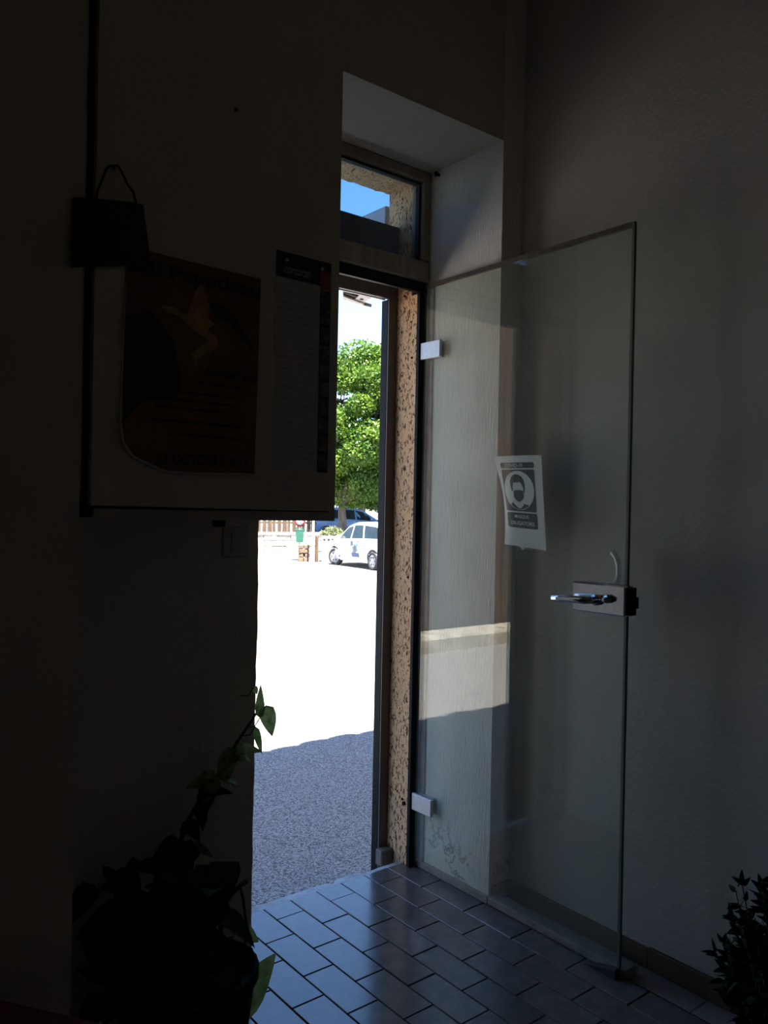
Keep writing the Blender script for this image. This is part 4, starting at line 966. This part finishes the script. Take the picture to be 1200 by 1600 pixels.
# trees
def tree(name, label, base, trunk_h, crown_c, rad, nleaf, seed, lsize=0.17, blossoms=0.06):
    t = empty(name, label, 'tree', base, 'trees across the street'); rn = random.Random(seed)
    tk = MB(); tk.tube([Vector((0, 0, 0)), Vector((0.03, 0.02, trunk_h*0.5)), Vector((-0.02, 0.03, trunk_h)), Vector(crown_c)*0.75], [0.24, 0.19, 0.16, 0.07], 12); tk.build('trunk', M['bark'], t)
    bl = MB(); cl = []
    for i in range(120):
        a = rn.uniform(0, 6.283); zz = rn.uniform(-0.95, 0.98); r = math.sqrt(max(0, 1-zz*zz))*rn.uniform(0.62, 1.0)
        cl.append((Vector(crown_c)+Vector((rad[0]*r*math.cos(a), rad[1]*r*math.sin(a), rad[2]*zz*0.93)), rn.uniform(0.55, 1.05)))
    for p, r in cl[:18]: bl.tube([Vector((0, 0, trunk_h)), Vector((0, 0, trunk_h)).lerp(p, 0.5)+Vector((0, 0, 0.3)), p], [0.07, 0.045, 0.015], 6)
    bl.build('branches', M['bark'], t)
    vs = []; fs = []; vb = []; fb = []
    def leafq(p, L, V, F):
        d = Vector((rn.gauss(0, 1), rn.gauss(0, 1), rn.gauss(-0.2, 0.8))).normalized(); s = d.orthogonal().normalized(); s = (Matrix.Rotation(rn.uniform(0, 6.28), 3, d) @ s)
        o = len(V); V += [tuple(p), tuple(p+d*L*0.5+s*L*0.28), tuple(p+d*L), tuple(p+d*L*0.5-s*L*0.28)]; F.append((o, o+1, o+2, o+3))
    for i in range(nleaf):
        c, r = cl[rn.randrange(len(cl))]
        dv = Vector((rn.gauss(0, 1), rn.gauss(0, 1), rn.gauss(0, 1))).normalized()*r*rn.uniform(0.55, 1.0)**0.5
        dv.z *= 0.75
        leafq(c+dv, lsize*rn.uniform(0.6, 1.2), vs, fs)
    for i in range(int(46*blossoms*60)):
        c, r = cl[rn.randrange(len(cl))]
        if c.z < crown_c[2]-0.3*rad[2]: continue
        p = c+Vector((rn.gauss(0, .4), rn.gauss(0, .4), rn.uniform(0.3, 0.8))).normalized()*r*0.92
        for q in range(6): leafq(p+Vector((rn.gauss(0, .06), rn.gauss(0, .06), rn.gauss(0, .07))), 0.10, vb, fb)
    k = MB(); k.v = vs; k.f = fs; k.sm = [False]*len(fs); o = k.build('crown', M['tree_leaf'], t, True); o['kind'] = 'stuff'
    if fb:
        k = MB(); k.v = vb; k.f = fb; k.sm = [False]*len(fb); o = k.build('blossom', M['blossom'], t, True); o['kind'] = 'stuff'
    return t
tb = at_depth(534, 850, 34.5); tb.z = -0.25
cc = at_depth(588, 650, 34.5) - tb
tree('broadleaf_tree', 'tall bright green broadleaf tree with pale blossom, on a thick trunk', tb, 1.6, (cc.x, cc.y, 4.9), (3.0, 3.0, 3.25), 170000, 2, 0.15)
t2 = at_depth(566, 850, 44.0); t2.z = -0.25
tree('leafy_tree', 'lower green tree with a thin trunk standing behind the blue car', t2, 1.5, (0.2, -0.2, 3.6), (2.6, 2.6, 2.1), 26000, 6, 0.17, 0.02)

t3 = at_depth(330, 850, 37.0); t3.z = -0.25
tree('shade_tree', 'broad green tree farther along the stone wall, left of the blossoming tree', t3, 1.8, (0.0, 0.2, 4.6), (2.7, 2.7, 2.6), 60000, 12, 0.17, 0.02)

# far pale building
fb = empty('far_building', 'pale rendered building far behind the trees', 'building', at_depth(560, 850, 62.0))
fb.location.z = -0.25; FBL = fb.location.copy()
a_ = math.atan2(RT.y, RT.x)
fb.rotation_euler = (0, 0, a_)
MB().box((-27, 0, 0), (11, 8, 5.2)).build('walls', M['far_wall'], fb)
MB().add([(-27.4, -0.4, 5.2), (11.4, -0.4, 5.2), (11.4, 8.4, 5.2), (-27.4, 8.4, 5.2), (-27.4, 4, 6.6), (11.4, 4, 6.6)], [(0, 1, 5, 4), (2, 3, 4, 5), (0, 4, 3), (1, 2, 5), (0, 3, 2, 1)]).build('roof', M['roof_tile'], fb)
for k in range(12):
    for zz in (0.9, 3.1):
        x = -26.1+3.1*k; w = MB().bbox((x, -0.05, zz), (x+0.95, -0.005, zz+1.35), 0.01).build('window', M['car_glass'], fb)
        for s in (-0.5, 0.97): MB().bbox((x+s, -0.08, zz), (x+s+0.48, -0.006, zz+1.35), 0.01).build('shutter', M['shutter_blue'], w)

# cream kerb, and an unseen board fence added to shape the glass reflection
struct(MB().bbox((-5.6, 3.95, -0.16), (-2.9, 4.35, 0.02), 0.02).build('kerb', M['stone']), 'broad cream kerb in front of the added dark fence left of the doorway', 'kerb')
bf = empty('added_board_fence', 'unseen dark brown boarded fence added behind the kerb to shape the glass door reflection', 'fence', (-4.25, 4.42, -0.16))  # added out of view; length and tone set by reflection and bounce light
for k in range(17):
    MB().bbox((-1.32+k*0.155, -0.012, 0.02), (-1.32+k*0.155+0.150, 0.012, 3.65), 0.003).build('board', M['fence_board'], bf)
for z in (0.5, 1.8, 3.2): MB().bbox((-1.33, 0.0125, z), (1.33, 0.06, z+0.12), 0.004).build('rail', M['fence_board'], bf)
for x in (-1.25, 0.0, 1.25): MB().bbox((x-0.06, 0.0605, 0.0), (x+0.06, 0.18, 3.7), 0.005).build('post', M['fence_board'], bf)
